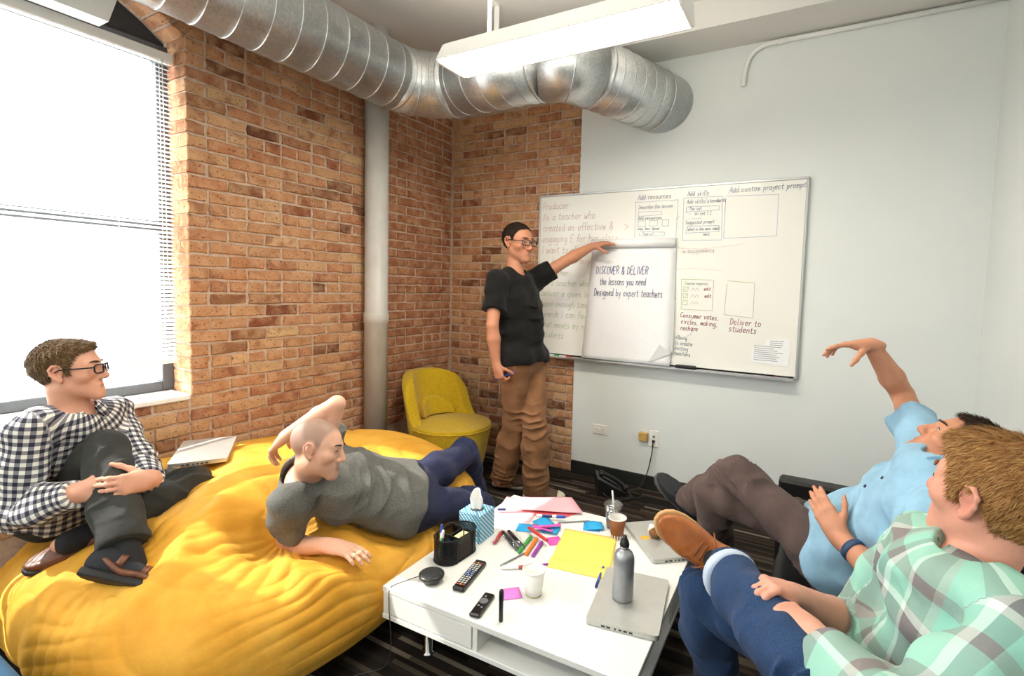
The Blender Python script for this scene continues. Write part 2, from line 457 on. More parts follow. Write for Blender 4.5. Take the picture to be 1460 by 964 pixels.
def rib(p, t, r=RD, w=0.006, name='seam_rib', tilt=0.0):
    t = nrm(t); m = MB()
    a = nrm(np.cross(t, V3(0, 0, 1))); t2 = nrm(t+a*tilt)
    m.lathe([(r-0.002, -w), (r+0.004, -w*0.6), (r+0.004, w*0.6), (r-0.002, w)], 40, p, t2, cap=False)
    return m.build(name, M_GALV, duct)
EL = 0.27
main_end = V3(DX, DY-EL, DZ)
sweep_duct([(DX, -5.3, DZ), (DX, -3.0, DZ), tuple(main_end)], 'main_run', None)
for i in range(17): rib(V3(DX, -1.14-0.135*i, DZ), (0, 1, 0), tilt=0.12, w=0.004)
def elbow(p0, d0, p1, d1, name, gores):
    """mitred elbow: a few straight gores"""
    th = [i/gores for i in range(gores+1)]
    c = bezier(p0, V3(*p0)+V3(*d0)*np.linalg.norm(V3(*p1)-V3(*p0))*0.36, V3(*p1)-V3(*d1)*np.linalg.norm(V3(*p1)-V3(*p0))*0.36, p1, gores+1)
    MB().tube(c, RD+0.003, 40, smooth=True).build(name, M_GALV, duct)
    for i in range(1, gores):
        rib(c[i], c[i+1]-c[i-1], RD+0.003, 0.005)
    rib(c[0], d0, RD+0.004, 0.010, 'collar'); rib(c[-1], d1, RD+0.004, 0.010, 'collar')
P2d = V3(DX+EL, DY, DZ)
elbow(main_end, (0, 1, 0), P2d, (1, 0, 0), 'elbow', 3)
P3d = V3(1.30, DY, DZ)
sweep_duct([tuple(P2d), tuple(P3d)], 'cross_run', None)
for i in range(5): rib(V3(P2d[0]+0.09+0.12*i, DY, DZ), (1, 0, 0), tilt=0.14, w=0.004)
dirW = nrm((0.36, 0.86, -0.03)); P4d = V3(1.54, DY+0.20, DZ-0.01)
elbow(P3d, (1, 0, 0), P4d, dirW, 'elbow', 2)
P5d = P4d+dirW*0.78
sweep_duct([tuple(P4d), tuple(P5d)], 'outlet_run', None)
for i in range(6): rib(P4d+dirW*(0.09+0.095*i), dirW, tilt=0.08, w=0.004)
st = MB().box((0.40, -1.02, 2.58), (0.425, -1.0, 2.61)); 
lbl = MB().box((-0.0145, -0.001, -0.018), (0.0145, 0.001, 0.018), 0.0, Matrix.Translation((0.575, -0.925, 2.62)) @ Matrix.Rotation(0.75, 4, 'Z') @ Matrix.Rotation(0.35, 4, 'X'))
lbl.build('sticker', mat('yellow_sticker', 'e0c22a', 0.5), duct, label='small yellow sticker')
for sx in (0.98, 2.6):
    if sx < 2: 
        hg = MB().box((sx-0.016, -0.81, DZ+RD-0.01), (sx+0.016, -0.80, CEIL-0.004)); hg.box((sx-0.016, -0.87, CEIL-0.008), (sx+0.016, -0.80, CEIL))
        hg.build('hanger_strap', M_WHITE, duct)

# white column and conduit
colm = MB().lathe([(0.079, 0.0), (0.079, 1.13), (0.0855, 1.135), (0.0865, 1.19), (0.082, 1.20), (0.079, 1.205), (0.079, CEIL)], 32, (0.092, -0.925, 0))
colm.build('trim_column', mat('grey_painted_pipe', 'c9c7c1', 0.45, var=0.05, nscale=8), kind='structure')
cd = MB().tube(spline([(2.312, -0.018, 2.70), (2.315, -0.018, 2.78), (2.345, -0.018, 2.875), (2.42, -0.018, 2.925), (2.52, -0.018, 2.93)], 6)+[V3(XR, -0.018, 2.935)], 0.014, 12)
cdo = cd.build('conduit_pipe', M_WHITE, None, label='white painted conduit pipe bending down under the soffit', cat='pipe')
MB().tube([(2.50, -0.018, 2.929), (2.545, -0.018, 2.931)], 0.018, 12).build('coupling', M_WHITE, cdo)

# ------------------------------------------------------------------ ceiling lights
def tube_mat():
    t = NT('fluorescent_tube'); t.b.inputs['Base Color'].default_value = (1, 1, 1, 1)
    t.b.inputs['Emission Color'].default_value = (1.0, 0.93, 0.80, 1); t.b.inputs['Emission Strength'].default_value = 14.0
    return t.m
M_TUBE = tube_mat()
M_LENS = mat('frosted_louvre', 'f3ead4', 0.4, var=0.0, Transmission_Weight=0.0)
M_HOUS = mat('white_housing', 'ecebe6', 0.4, var=0.0)
def pendant(loc, label, L=1.22, power=25):
    e = empty('pendant_light', loc, label=label, cat='ceiling light', group='fluorescent pendant lights')
    h = L/2
    # housing: a shallow trapezoid channel with side reflectors
    MB().prism([(-0.055, 0.095), (0.055, 0.095), (0.075, 0.055), (-0.075, 0.055)], -h, h, 'yz').build('housing', M_HOUS, e)
    for s in (-1, 1):
        m = MB(); a, b = (s*0.075, 0.062), (s*0.112, 0.0)
        q = [(a[0], a[1]), (b[0], b[1]), (b[0]+s*0.006, b[1]), (a[0]+s*0.006, a[1]+0.004)]
        m.prism(q if s < 0 else q[::-1], -h, h, 'yz'); m.build('reflector', M_HOUS, e)
    for s in (-1, 1):
        MB().prism([(-0.06, 0.09), (0.06, 0.09), (0.108, 0.002), (0.092, -0.008), (-0.092, -0.008), (-0.108, 0.002)], s*h, s*(h+0.012), 'yz').build('end_cap', M_HOUS, e)
        MB().tube([(-h+0.02, s*0.05, 0.022), (h-0.02, s*0.05, 0.022)], 0.019, 14).build('tube', M_TUBE, e)
    for s in (-1, 1):
        MB().tube([(s*(h-0.21), 0, 0.09), (s*(h-0.21), 0, CEIL-loc[2])], 0.009, 10).build('rod', M_HOUS, e)
        MB().lathe([(0.0, -0.03), (0.035, -0.03), (0.055, -0.004), (0.055, 0.0)], 20, (s*(h-0.21), 0, CEIL-loc[2])).build('canopy', M_HOUS, e)
    ud = bpy.data.lights.new('added_ceiling_fill', 'AREA'); ud.shape = 'RECTANGLE'; ud.size = L-0.06; ud.size_y = 0.10; ud.energy = 16; ud.color = (1.0, 0.93, 0.82)  # upward area lamp added to brighten the ceiling
    uo = bpy.data.objects.new('added_ceiling_fill', ud); COL.objects.link(uo); uo.parent = e; uo.location = (0, 0, 0.10); uo.rotation_euler = (math.pi, 0, 0)
    ld = bpy.data.lights.new('tube_light', 'AREA'); ld.shape = 'RECTANGLE'; ld.size = L-0.06; ld.size_y = 0.17
    ld.energy = power; ld.color = (1.0, 0.92, 0.80)
    lo = bpy.data.objects.new('tube_light', ld); COL.objects.link(lo); lo.parent = e; lo.location = (0, 0, -0.012)
    return e
pendant((1.76, -1.50, 2.440), 'long white pendant fluorescent light glowing in front of the duct', 1.10)
pendant((1.76, -3.9, 2.385), 'added unseen fluorescent pendant giving fill light from the rear of the room', 1.22, 18)  # fixture added behind the camera as fill light
# ------------------------------------------------------------------ implicit-surface modeller (smooth blends, one continuous skin)
class Field:
    def __init__(s, lo, hi, h):
        s.h = h; s.lo = np.asarray(lo, float); n = np.ceil((np.asarray(hi, float)-s.lo)/h).astype(int)+1
        s.n = n; s.ax = [(s.lo[i]+h*np.arange(n[i])).astype(np.float32) for i in range(3)]
        s.F = np.full(tuple(n), 0.5, np.float32)
    def sl(s, lo, hi):
        a = np.clip(np.floor((np.asarray(lo)-s.lo)/s.h).astype(int), 0, s.n); b = np.clip(np.ceil((np.asarray(hi)-s.lo)/s.h).astype(int)+1, 0, s.n)
        return tuple(slice(int(a[i]), int(b[i])) for i in range(3))
    def pts(s, sl):
        return [s.ax[0][sl[0]][:, None, None], s.ax[1][sl[1]][None, :, None], s.ax[2][sl[2]][None, None, :]]
    def put(s, fn, lo, hi, k=0.01, mode='u'):
        sl = s.sl(lo, hi); A = s.F[sl]
        if A.size == 0: return s
        D = np.broadcast_to(fn(*s.pts(sl)), A.shape).astype(np.float32)
        if mode == 'u':
            hh = np.maximum(k-np.abs(A-D), 0)/k; s.F[sl] = np.minimum(A, D)-hh*hh*k*0.25
        elif mode == 's':
            hh = np.maximum(k-np.abs(A+D), 0)/k; s.F[sl] = np.maximum(A, -D)+hh*hh*k*0.25
        return s
    def cone(s, a, b, ra, rb=None, k=0.015, mode='u', fwd=None, flat=1.0, cut=None):
        rb = ra if rb is None else rb
        a = np.asarray(a, float); b = np.asarray(b, float); ba = b-a; L2 = max(float(ba@ba), 1e-10)
        if fwd is not None:
            fwd = np.asarray(fwd, float); fwd = nrm(fwd-ba*(fwd@ba)/L2) if L2 > 1e-8 else nrm(fwd)
        R = max(ra, rb); m = k+2.5*s.h
        def fn(X, Y, Z):
            x, y, z = X-a[0], Y-a[1], Z-a[2]
            if fwd is not None:
                q = (x*fwd[0]+y*fwd[1]+z*fwd[2])*(1/flat-1); x, y, z = x+q*fwd[0], y+q*fwd[1], z+q*fwd[2]
            t = np.clip((x*ba[0]+y*ba[1]+z*ba[2])/L2, 0, 1)
            d = np.sqrt((x-t*ba[0])**2+(y-t*ba[1])**2+(z-t*ba[2])**2)-(ra+(rb-ra)*t)
            if fwd is not None: d = d*min(1.0, (flat+1)/2)
            if cut is not None:      # (point, normal): keep the side the normal points away from
                cp, cn = cut; d = np.maximum(d, (X-cp[0])*cn[0]+(Y-cp[1])*cn[1]+(Z-cp[2])*cn[2])
            return d
        return s.put(fn, np.minimum(a, b)-R-m, np.maximum(a, b)+R+m, k, mode)
    def ball(s, c, r, k=0.015, mode='u', M=None):
        """ellipsoid with radii r; M rows are its axes"""
        c = np.asarray(c, float); r = np.asarray(r, float) if hasattr(r, '__len__') else V3(r, r, r)
        M = np.eye(3) if M is None else np.asarray(M, float); R = r.max()+k+2.5*s.h
        def fn(X, Y, Z):
            x, y, z = X-c[0], Y-c[1], Z-c[2]
            q = [(x*M[i][0]+y*M[i][1]+z*M[i][2]) for i in range(3)]
            k0 = np.sqrt((q[0]/r[0])**2+(q[1]/r[1])**2+(q[2]/r[2])**2)
            k1 = np.sqrt((q[0]/r[0]**2)**2+(q[1]/r[1]**2)**2+(q[2]/r[2]**2)**2)
            return k0*(k0-1)/np.maximum(k1, 1e-5)
        return s.put(fn, c-R, c+R, k, mode)
    def half(s, p, n, k=0.004, lo=None, hi=None):
        """cut away the half space on the side of n"""
        p = np.asarray(p, float); n = nrm(n)
        lo = s.lo if lo is None else lo; hi = s.lo+s.n*s.h if hi is None else hi
        return s.put(lambda X, Y, Z: -((X-p[0])*n[0]+(Y-p[1])*n[1]+(Z-p[2])*n[2]), lo, hi, k, 's')
    def band(s, fn, w=0.03):
        """displace inside a narrow band: fn(P)->offset added to the field"""
        I = np.where(np.abs(s.F) < w)
        P = np.stack([s.ax[i][I[i]] for i in range(3)], 1).astype(np.float32)
        s.F[I] += fn(P).astype(np.float32); return s
    def mesh(s, smooth=1):
        F = s.F; ins = F < 0
        c = np.zeros(tuple(np.array(F.shape)-1), np.int8)
        for i in (0, 1):
            for j in (0, 1):
                for k in (0, 1): c += ins[i:F.shape[0]-1+i, j:F.shape[1]-1+j, k:F.shape[2]-1+k]
        act = np.where((c > 0) & (c < 8)); N = len(act[0])
        idm = np.full(c.shape, -1, np.int32); idm[act] = np.arange(N)
        acc = np.zeros((N, 3)); cnt = np.zeros(N)
        cor = [(i, j, k) for i in (0, 1) for j in (0, 1) for k in (0, 1)]
        val = {q: F[act[0]+q[0], act[1]+q[1], act[2]+q[2]] for q in cor}
        for q in cor:
            for ax in range(3):
                if q[ax] == 0:
                    q2 = list(q); q2[ax] = 1; a, b = val[q], val[tuple(q2)]
                    m = (a < 0) != (b < 0); t = np.where(m, a/np.where(m, a-b, 1), 0)
                    for d in range(3):
                        acc[:, d] += np.where(m, q[d]+(t if d == ax else 0), 0)
                    cnt += m
        V = np.stack(act, 1)+acc/cnt[:, None]
        Q = []
        sh = F.shape
        for ax in range(3):
            o1, o2 = [(1, 2), (2, 0), (0, 1)][ax]
            lo = [slice(None)]*3; hi = [slice(None)]*3
            lo[ax] = slice(0, sh[ax]-1); hi[ax] = slice(1, sh[ax])
            A, B = ins[tuple(lo)], ins[tuple(hi)]
            for flip, mask in ((False, A & ~B), (True, ~A & B)):
                I = np.array(np.where(mask)).T
                ok = (I[:, o1] > 0) & (I[:, o2] > 0) & (I[:, o1] < sh[o1]-1) & (I[:, o2] < sh[o2]-1); I = I[ok]
                e1 = np.zeros(3, int); e1[o1] = 1; e2 = np.zeros(3, int); e2[o2] = 1
                g = lambda J: idm[J[:, 0], J[:, 1], J[:, 2]]
                q = np.stack([g(I-e1-e2), g(I-e2), g(I), g(I-e1)], 1)
                Q.append(q[:, ::-1] if flip else q)
        Q = np.concatenate(Q); Q = Q[(Q >= 0).all(1)]
        V = s.lo+V*s.h
        E = np.concatenate([Q[:, [0, 1]], Q[:, [1, 2]], Q[:, [2, 3]], Q[:, [3, 0]]])
        deg = np.bincount(E[:, 0], minlength=N)+np.bincount(E[:, 1], minlength=N)
        for _ in range(smooth):
            S = np.stack([np.bincount(E[:, 0], V[E[:, 1], d], N)+np.bincount(E[:, 1], V[E[:, 0], d], N) for d in range(3)], 1)
            V = V*0.4+0.6*S/np.maximum(deg, 1)[:, None]
        return V, Q

def npmesh(name, V, Q, m, parent=None, cols=None, uv=None, smooth=True):
    me = bpy.data.meshes.new(name); n, k = len(V), Q.shape[1]
    me.vertices.add(n); me.vertices.foreach_set('co', V.astype(np.float32).ravel())
    me.loops.add(Q.size); me.loops.foreach_set('vertex_index', Q.astype(np.int32).ravel())
    me.polygons.add(len(Q)); me.polygons.foreach_set('loop_start', (np.arange(len(Q))*k).astype(np.int32))
    me.polygons.foreach_set('loop_total', np.full(len(Q), k, np.int32))
    me.polygons.foreach_set('use_smooth', np.full(len(Q), smooth))
    me.update(calc_edges=True); me.validate()
    if cols is not None:
        a = me.attributes.new('tint', 'FLOAT_COLOR', 'POINT'); c4 = np.ones((n, 4), np.float32); c4[:, :3] = cols; a.data.foreach_set('color', c4.ravel())
    if uv is not None:
        a = me.attributes.new('weave', 'FLOAT_VECTOR', 'POINT'); w = np.zeros((n, 3), np.float32); w[:, :uv.shape[1]] = uv; a.data.foreach_set('vector', w.ravel())
    return link(name, me, m, parent)

_rs = np.random.RandomState(11)
def wob(P, scale, seed=0, n=7):
    """smooth pseudo-noise in [-1,1]"""
    r = np.random.RandomState(seed+100); out = np.zeros(len(P), np.float32)
    for i in range(n):
        d = r.normal(size=3); d /= np.linalg.norm(d); f = scale*r.uniform(0.6, 1.6)
        out += np.sin(P@d.astype(np.float32)*f*6.283+r.uniform(0, 6.28))
    return out/n*1.6
def folds(P, c, axis, lam, amp, rad, seed=0):
    """broken, wandering creases across `axis`, strongest at c"""
    c = np.asarray(c, np.float32); axis = nrm(axis).astype(np.float32); q = P-c
    d2 = (q*q).sum(1); out = np.zeros(len(P), np.float32); I = np.where(d2 < (2.2*rad)**2)[0]
    if len(I) == 0: return out
    p = P[I]; w = np.exp(-d2[I]/rad**2)
    t = V3(0.3, -0.7, 0.6).astype(np.float32); t = t-axis*(t@axis); t /= np.linalg.norm(t)
    ax2 = axis+t*0.45*np.sign(np.sin(seed*7.3)+0.01)
    ph = (p-c)@ax2/lam*6.283*0.62+4.5*wob(p, 0.10/lam, seed)+1.2*wob(p, 0.35/lam, seed+1)
    mask = np.clip(0.35+1.5*wob(p, 0.13/lam, seed+2), 0, 1.4)
    out[I] = -amp*1.5*w*mask*((1-np.abs(np.sin(ph*0.5)))**1.6-0.3)
    return out
# ------------------------------------------------------------------ bean bag
def bag_material():
    t = NT('mustard_velvet'); oc = t.coord('Object')
    n = t.noise(oc, 5, 4)
    c = t.ramp(n, [(0.3, 'cf9229'), (0.5, 'dba036'), (0.72, 'e3ad47')])
    lw = t.n('ShaderNodeLayerWeight'); lw.inputs['Blend'].default_value = 0.35
    t.base(c)
    t.bump(t.math('ADD', t.noise(oc, 35, 4), t.math('MULTIPLY', t.noise(oc, 380, 2), 0.25)), 0.25, 0.006)
    t.b.inputs['Sheen Weight'].default_value = 0.35; t.b.inputs['Sheen Roughness'].default_value = 0.4
    t.b.inputs['Sheen Tint'].default_value = lin('ffd36b')
    return t.setp(0.72, 0, 0.3)
M_BAG = bag_material()
BC = V3(0.63, -1.96)
def bag_top(x, y):
    ax = 0.80; ay = 0.97 if y > BC[1] else 0.955
    r = (abs((x-BC[0])/ax)**2.3+abs((y-BC[1])/ay)**2.3)
    return 0.57*max(1-r**1.15, 0)**0.42
DENTS = [((0.22, -2.68), 0.25, 0.12), ((0.55, -2.62), 0.20, 0.05), ((0.86, -2.74), 0.12, 0.05), ((1.04, -2.27), 0.15, 0.12), ((1.16, -2.40), 0.17, 0.07), ((1.22, -2.05), 0.20, 0.09),
         ((1.24, -1.80), 0.17, 0.10), ((1.26, -2.24), 0.10, 0.03), ((0.40, -2.42), 0.22, 0.06), ((1.32, -1.55), 0.16, 0.12)]
def bean_bag():
    nu, nv = 620, 220; V = []; 
    U = np.linspace(0, 2*math.pi, nu, endpoint=False); W = np.linspace(0, 1, nv)
    n = 2.3
    P = np.zeros((nv, nu, 3)); 
    for j, w in enumerate(W):
        # profile: floor contact -> belly -> crown ; rho = fraction of footprint, z
        ph = -1.05+w*(1.05+math.pi/2)
        cph, sph = math.cos(ph), math.sin(ph)
        rho = abs(cph)**0.62 if sph > 0 else abs(cph)**0.45
        z = 0.185+(0.385*abs(sph)**0.86 if sph > 0 else -0.215*abs(sph)**1.0)
        ca, sa = np.cos(U), np.sin(U)
        nn_ = np.where(sa > 0, n, 3.4); den = (np.abs(ca)**nn_+np.abs(sa)**nn_)**(1/nn_)
        ay = np.where(sa > 0, 0.97, 0.955)
        P[j, :, 0] = BC[0]+0.80*rho*ca/den; P[j, :, 1] = BC[1]+ay*rho*sa/den; P[j, :, 2] = max(z, 0.002)
    Q = P.reshape(-1, 3).astype(np.float32)
    top = np.clip((Q[:, 2]-0.15)/0.2, 0, 1)
    # broad lumps, dents under the sitters, crease lines
    dz = 0.022*wob(Q, 1.1, 3)*top
    for (c, r, d) in DENTS:
        dd = ((Q[:, 0]-c[0])**2+(Q[:, 1]-c[1])**2)/r**2
        dz += -d*np.exp(-dd)*top + 0.018*np.exp(-(np.sqrt(dd)-1.5)**2/0.12)*top
    rad = np.zeros(len(Q), np.float32)
    for (c, nf, amp, r0, r1, sd) in (((0.86, -2.74), 13, 0.012, 0.16, 0.42, 1), ((1.03, -2.25), 19, 0.012, 0.10, 0.34, 2), ((0.22, -2.66), 17, 0.010, 0.22, 0.36, 3), ((1.25, -1.75), 18, 0.014, 0.14, 0.34, 4), ((0.30, -1.30), 15, 0.014, 0.10, 0.40, 5)):
        dx, dy = Q[:, 0]-c[0], Q[:, 1]-c[1]; rr = np.hypot(dx, dy); an = np.arctan2(dy, dx)+0.6*wob(Q, 1.3, sd+20)
        rid = np.abs(np.sin(an*nf*0.5+2.0*wob(Q, 1.0, sd)))**0.7
        rad += amp*(rid-0.6)*np.exp(-((rr-r0)/r1)**2)*(rr > r0*0.4)
    # long stretched creases along the front bulge
    t = Q[:, 0]*0.35-Q[:, 2]*1.0; ph = t*118+3.0*wob(Q, 0.8, 31)
    fr = np.clip((-Q[:, 1]-2.10)/0.35, 0, 1)*np.clip((0.50-Q[:, 2])/0.15, 0, 1)*np.clip((Q[:, 0]-0.40)/0.35, 0, 1)
    rad += 0.011*fr*(np.abs(np.sin(ph*0.5))**0.6-0.65)*np.clip(0.45+1.1*wob(Q, 1.1, 33), 0, 1.2)
    fr2 = np.clip((Q[:, 1]+1.75)/0.3, 0, 1)*np.clip((0.45-Q[:, 2])/0.1, 0, 1)
    an2 = np.arctan2(Q[:, 1]-BC[1], Q[:, 0]-BC[0])
    rad += 0.015*fr2*(np.abs(np.sin(an2*26+1.5*wob(Q, 1.2, 35)))**0.7-0.6)
    # apply along the outward direction from the bag's heart
    nn = Q-np.array([BC[0], BC[1], 0.05], np.float32); nn[:, 0] /= 0.64; nn[:, 1] /= 1.0; nn[:, 2] *= 2.2; nn /= np.linalg.norm(nn, axis=1)[:, None]
    low = np.clip(Q[:, 2]/0.05, 0, 1)
    Q = Q+nn*(rad*low)[:, None]; Q[:, 2] += dz
    Q[:, 2] = np.maximum(Q[:, 2], 0.002); 
    Q[:, 0] = np.where(Q[:, 0] < 0.06, 0.06-0.042*(1-np.exp(-(0.06-Q[:, 0])/0.06)), Q[:, 0])
    idx = np.arange(nu*nv).reshape(nv, nu); nx = np.roll(idx, -1, 1)
    F = np.stack([idx[:-1], nx[:-1], nx[1:], idx[1:]], -1).reshape(-1, 4)
    o = npmesh('bean_bag', Q, F, M_BAG)
    tag(o, 'huge mustard yellow velvet bean bag along the brick wall', 'bean bag'); return o
bag = bean_bag()

# laptop lying on the bag by the wall
def laptop(loc, rz, label, W=0.325, D=0.227, tilt=(0, 0), logo=True, group='closed silver laptops', light=False):
    e = empty('laptop', loc, rz, label=label, cat='laptop', group=group)
    e.rotation_euler = (tilt[0], tilt[1], rz)
    M_AL = mat('silver_aluminium', 'c9c9c4', 0.38, 0.55, var=0.02)
    def rr(x0, y0, x1, y1, r, n=5):
        pts = []
        for cx, cy, a in ((x1-r, y1-r, 0), (x0+r, y1-r, 90), (x0+r, y0+r, 180), (x1-r, y0+r, 270)):
            for i in range(n+1):
                th = math.radians(a+90*i/n); pts.append((cx+r*math.cos(th), cy+r*math.sin(th)))
        return pts
    MB().prism(rr(-W/2, -D/2, W/2, D/2, 0.012), 0.002, 0.0125).build('base', M_AL, e)
    MB().prism(rr(-W/2, -D/2, W/2, D/2, 0.012), 0.0135, 0.0195).build('lid', M_AL, e)
    MB().prism(rr(-W/2+0.004, -D/2+0.003, W/2-0.004, D/2-0.001, 0.010), 0.0124, 0.0136).build('lid_gap', mat('black_plastic', '151515', 0.4), e)
    for i, w in enumerate((0.012, 0.012, 0.010, 0.006, 0.013, 0.013)):
        MB().box((W/2-0.0015, -D/2+0.155-i*0.018-w, 0.005), (W/2+0.0006, -D/2+0.155-i*0.018, 0.0105)).build('port', mat('black_plastic', '151515', 0.4), e)
    return e

# ------------------------------------------------------------------ yellow tub chair
M_CHAIR = mat('yellow_wool', 'c9a81f', 0.9, 0, 0.2, var=0.07, nscale=60, bump=0.35, bscale=500, bdist=0.002, Sheen_Weight=0.2)
def tub_chair(loc, rz):
    e = empty('tub_chair', loc, rz, label='yellow upholstered tub chair with a rounded back in the brick corner', cat='chair')
    h = 0.008
    # drum: tapered, slightly oval body. local +x is the front
    def drum(X, Y, Z):
        t = np.clip((Z-0.03)/0.37, 0, 1); r = 0.215+0.075*t**0.8
        d = np.sqrt((X/1.06)**2+Y**2)-r
        q = np.abs(Z-0.215)-0.185
        return np.maximum(d, q)*0.95
    f = Field((-0.4, -0.36, -0.02), (0.4, 0.36, 0.46), h)
    f.put(drum, (-0.4, -0.36, 0), (0.4, 0.36, 0.46), 0.01)
    V, Q = f.mesh(2); npmesh('base', V, Q, M_CHAIR, e)
    f = Field((-0.4, -0.36, 0.36), (0.4, 0.36, 0.5), 0.006)
    f.put(lambda X, Y, Z: np.maximum(np.sqrt((X/1.06)**2+Y**2)-0.288, np.abs(Z-0.412-0.012*np.cos(3*np.sqrt(X*X+Y*Y)/0.29))-0.022), (-0.4, -0.4, 0.3), (0.4, 0.4, 0.6), 0.01)
    f.band(lambda P: 0.002*wob(P, 6, 2)); V, Q = f.mesh(3); npmesh('seat', V, Q, M_CHAIR, e)
    pts = [(1.06*0.29*math.cos(a), 0.29*math.sin(a), 0.398) for a in np.linspace(-2.2, 2.2, 40)]
    MB().tube(pts, 0.004, 6).build('piping', M_CHAIR, e)
    # back: part of a curved shell whose front outline is a tall arch
    f = Field((-0.42, -0.36, 0.05), (0.22, 0.36, 0.85), h)
    def back(X, Y, Z):
        lean = 0.10*np.clip((Z-0.4)/0.36, -1, 1.2)
        r = np.sqrt(((X+lean+0.0)/1.02)**2+Y**2)
        shell = np.abs(r-(0.255))-0.045
        # arch outline in (y,z): half width narrows upward, rounded crown
        w = 0.285; top = 0.762
        yy = np.abs(Y); ar = np.sqrt(np.maximum(yy-(w-0.20), 0)**2+np.maximum(Z-(top-0.20), 0)**2)-0.20
        # arms sweep down to the seat towards the front
        front = X-(-0.04-0.15*np.clip((Z-0.42)/0.30, 0, 1)**0.7)
        d = np.maximum(np.maximum(shell, ar*0.9), np.maximum(front*0.75, 0.20-Z))
        return d
    f.put(back, (-0.42, -0.36, 0.05), (0.22, 0.36, 0.85), 0.02)
    V, Q = f.mesh(4); npmesh('backrest', V, Q, M_CHAIR, e)
    f = Field((-0.32, -0.2, 0.38), (0.05, 0.2, 0.66), 0.006)
    def cush(X, Y, Z):
        lean = 0.10*np.clip((Z-0.4)/0.36, -1, 1.2)
        r = np.sqrt(((X+lean)/1.02)**2+Y**2)
        ar = np.sqrt(np.maximum(np.abs(Y)-0.02, 0)**2+np.maximum(Z-0.455, 0)**2)-0.115
        return np.maximum(np.maximum(np.abs(r-0.19)-0.026, ar), np.maximum(X+0.06, 0.436-Z))
    f.put(cush, (-0.32, -0.2, 0.38), (0.05, 0.2, 0.66), 0.012); V, Q = f.mesh(3); npmesh('lumbar_cushion', V, Q, M_CHAIR, e)
    for a in (0.6, 2.2, 3.9, 5.4):
        MB().lathe([(0.018, 0), (0.02, 0.032)], 12, (0.17*math.cos(a), 0.17*math.sin(a), 0)).build('foot', mat('black_plastic', '151515', 0.4), e)
    return e
tub_chair((0.50, -0.60, 0), -0.22)

# ------------------------------------------------------------------ low white table
M_GLOSS = mat('white_gloss_lacquer', 'e7e7e3', 0.12, 0, 0.5, var=0.0)
M_CHROME = mat('chrome', 'cfd2d4', 0.12, 1.0, var=0.02)
TZ = 0.31
def table():
    e = empty('coffee_table', (1.932, -1.690, 0), math.radians(1.6), label='low square white gloss coffee table on chrome legs with open shelf', cat='table')
    a = 0.472
    MB().box((-a, -a, TZ-0.022), (a, a, TZ), 0.002).build('tabletop', M_GLOSS, e)
    MB().box((-a, -a, 0.188), (a, a, 0.206), 0.002).build('bottom_shelf', M_GLOSS, e)
    MB().box((-a+0.004, -0.009, 0.206), (a-0.004, 0.009, TZ-0.022)).build('divider', M_GLOSS, e)
    MB().box((-0.075, -a+0.004, 0.206), (-0.057, -0.009, TZ-0.022)).build('divider', M_GLOSS, e)
    MB().box((0.057, 0.009, 0.206), (0.075, a-0.004, TZ-0.022)).build('divider', M_GLOSS, e)
    MB().box((-a+0.002, -a+0.004, 0.206), (-a+0.018, -0.009, TZ-0.022)).build('side_panel', M_GLOSS, e)
    MB().box((a-0.018, 0.009, 0.206), (a-0.002, a-0.004, TZ-0.022)).build('side_panel', M_GLOSS, e)
    MB().box((-a+0.003, -a+0.002, 0.209), (-0.079, -a+0.020, TZ-0.025), 0.0015).build('drawer_front', M_GLOSS, e)
    MB().box((0.079, a-0.020, 0.209), (a-0.003, a-0.002, TZ-0.025), 0.0015).build('drawer_front', M_GLOSS, e)
    for sx in (-1, 1):
        for sy in (-1, 1):
            lg = MB().lathe([(0.026, 0), (0.027, 0.006), (0.016, 0.010), (0.016, 0.186)], 24, (sx*(a-0.10), sy*(a-0.14), 0)).build('leg', M_CHROME, e)
            MB().lathe([(0.03, 0.184), (0.03, 0.188)], 24, (sx*(a-0.10), sy*(a-0.14), 0)).build('leg_plate', M_CHROME, lg)
    return e
table()

# ------------------------------------------------------------------ black sofa along the right wall
M_SOFA = mat('black_leather', '1b1a1a', 0.5, 0, 0.4, var=0.12, nscale=25, bump=0.15, bscale=180)
def sofa():
    e = empty('sofa', (3.1, -1.85, 0), label='low black sofa against the right wall under the two men', cat='sofa')
    MB().box((-0.36, -0.88, 0.05), (0.43, 0.88, 0.17), 0.02).build('base', M_SOFA, e)
    for k, (y0, y1) in enumerate(((-0.87, -0.01), (0.01, 0.87))):
        f = Field((-0.42, y0-0.03, 0.14), (0.40, y1+0.03, 0.36), 0.012)
        c = V3(-0.03, (y0+y1)/2, 0.24); hs = V3(0.335, (y1-y0)/2-0.03, 0.045)
        f.put(lambda X, Y, Z: np.sqrt(np.maximum(abs(X-c[0])-hs[0], 0)**2+np.maximum(abs(Y-c[1])-hs[1], 0)**2+np.maximum(abs(Z-c[2])-hs[2], 0)**2)-0.03, f.lo, f.lo+f.n*f.h)
        f.band(lambda P: 0.006*wob(P, 3, k)); V, Q = f.mesh(1); npmesh('seat_cushion', V, Q, M_SOFA, e)
    MB().box((0.30, -0.88, 0.17), (0.43, 0.88, 0.62), 0.03).build('backrest', M_SOFA, e)
    for s in (-1, 1):
        MB().box((-0.41, s*0.93-0.045, 0.05), (0.43, s*0.93+0.045, 0.572), 0.012).build('armrest', M_SOFA, e)
    for sx in (-0.32, 0.38):
        for sy in (-0.86, 0.86):
            MB().lathe([(0.02, 0), (0.025, 0.052)], 12, (sx, sy, 0)).build('foot', mat('black_plastic', '151515', 0.4), e)
    return e
sofa()

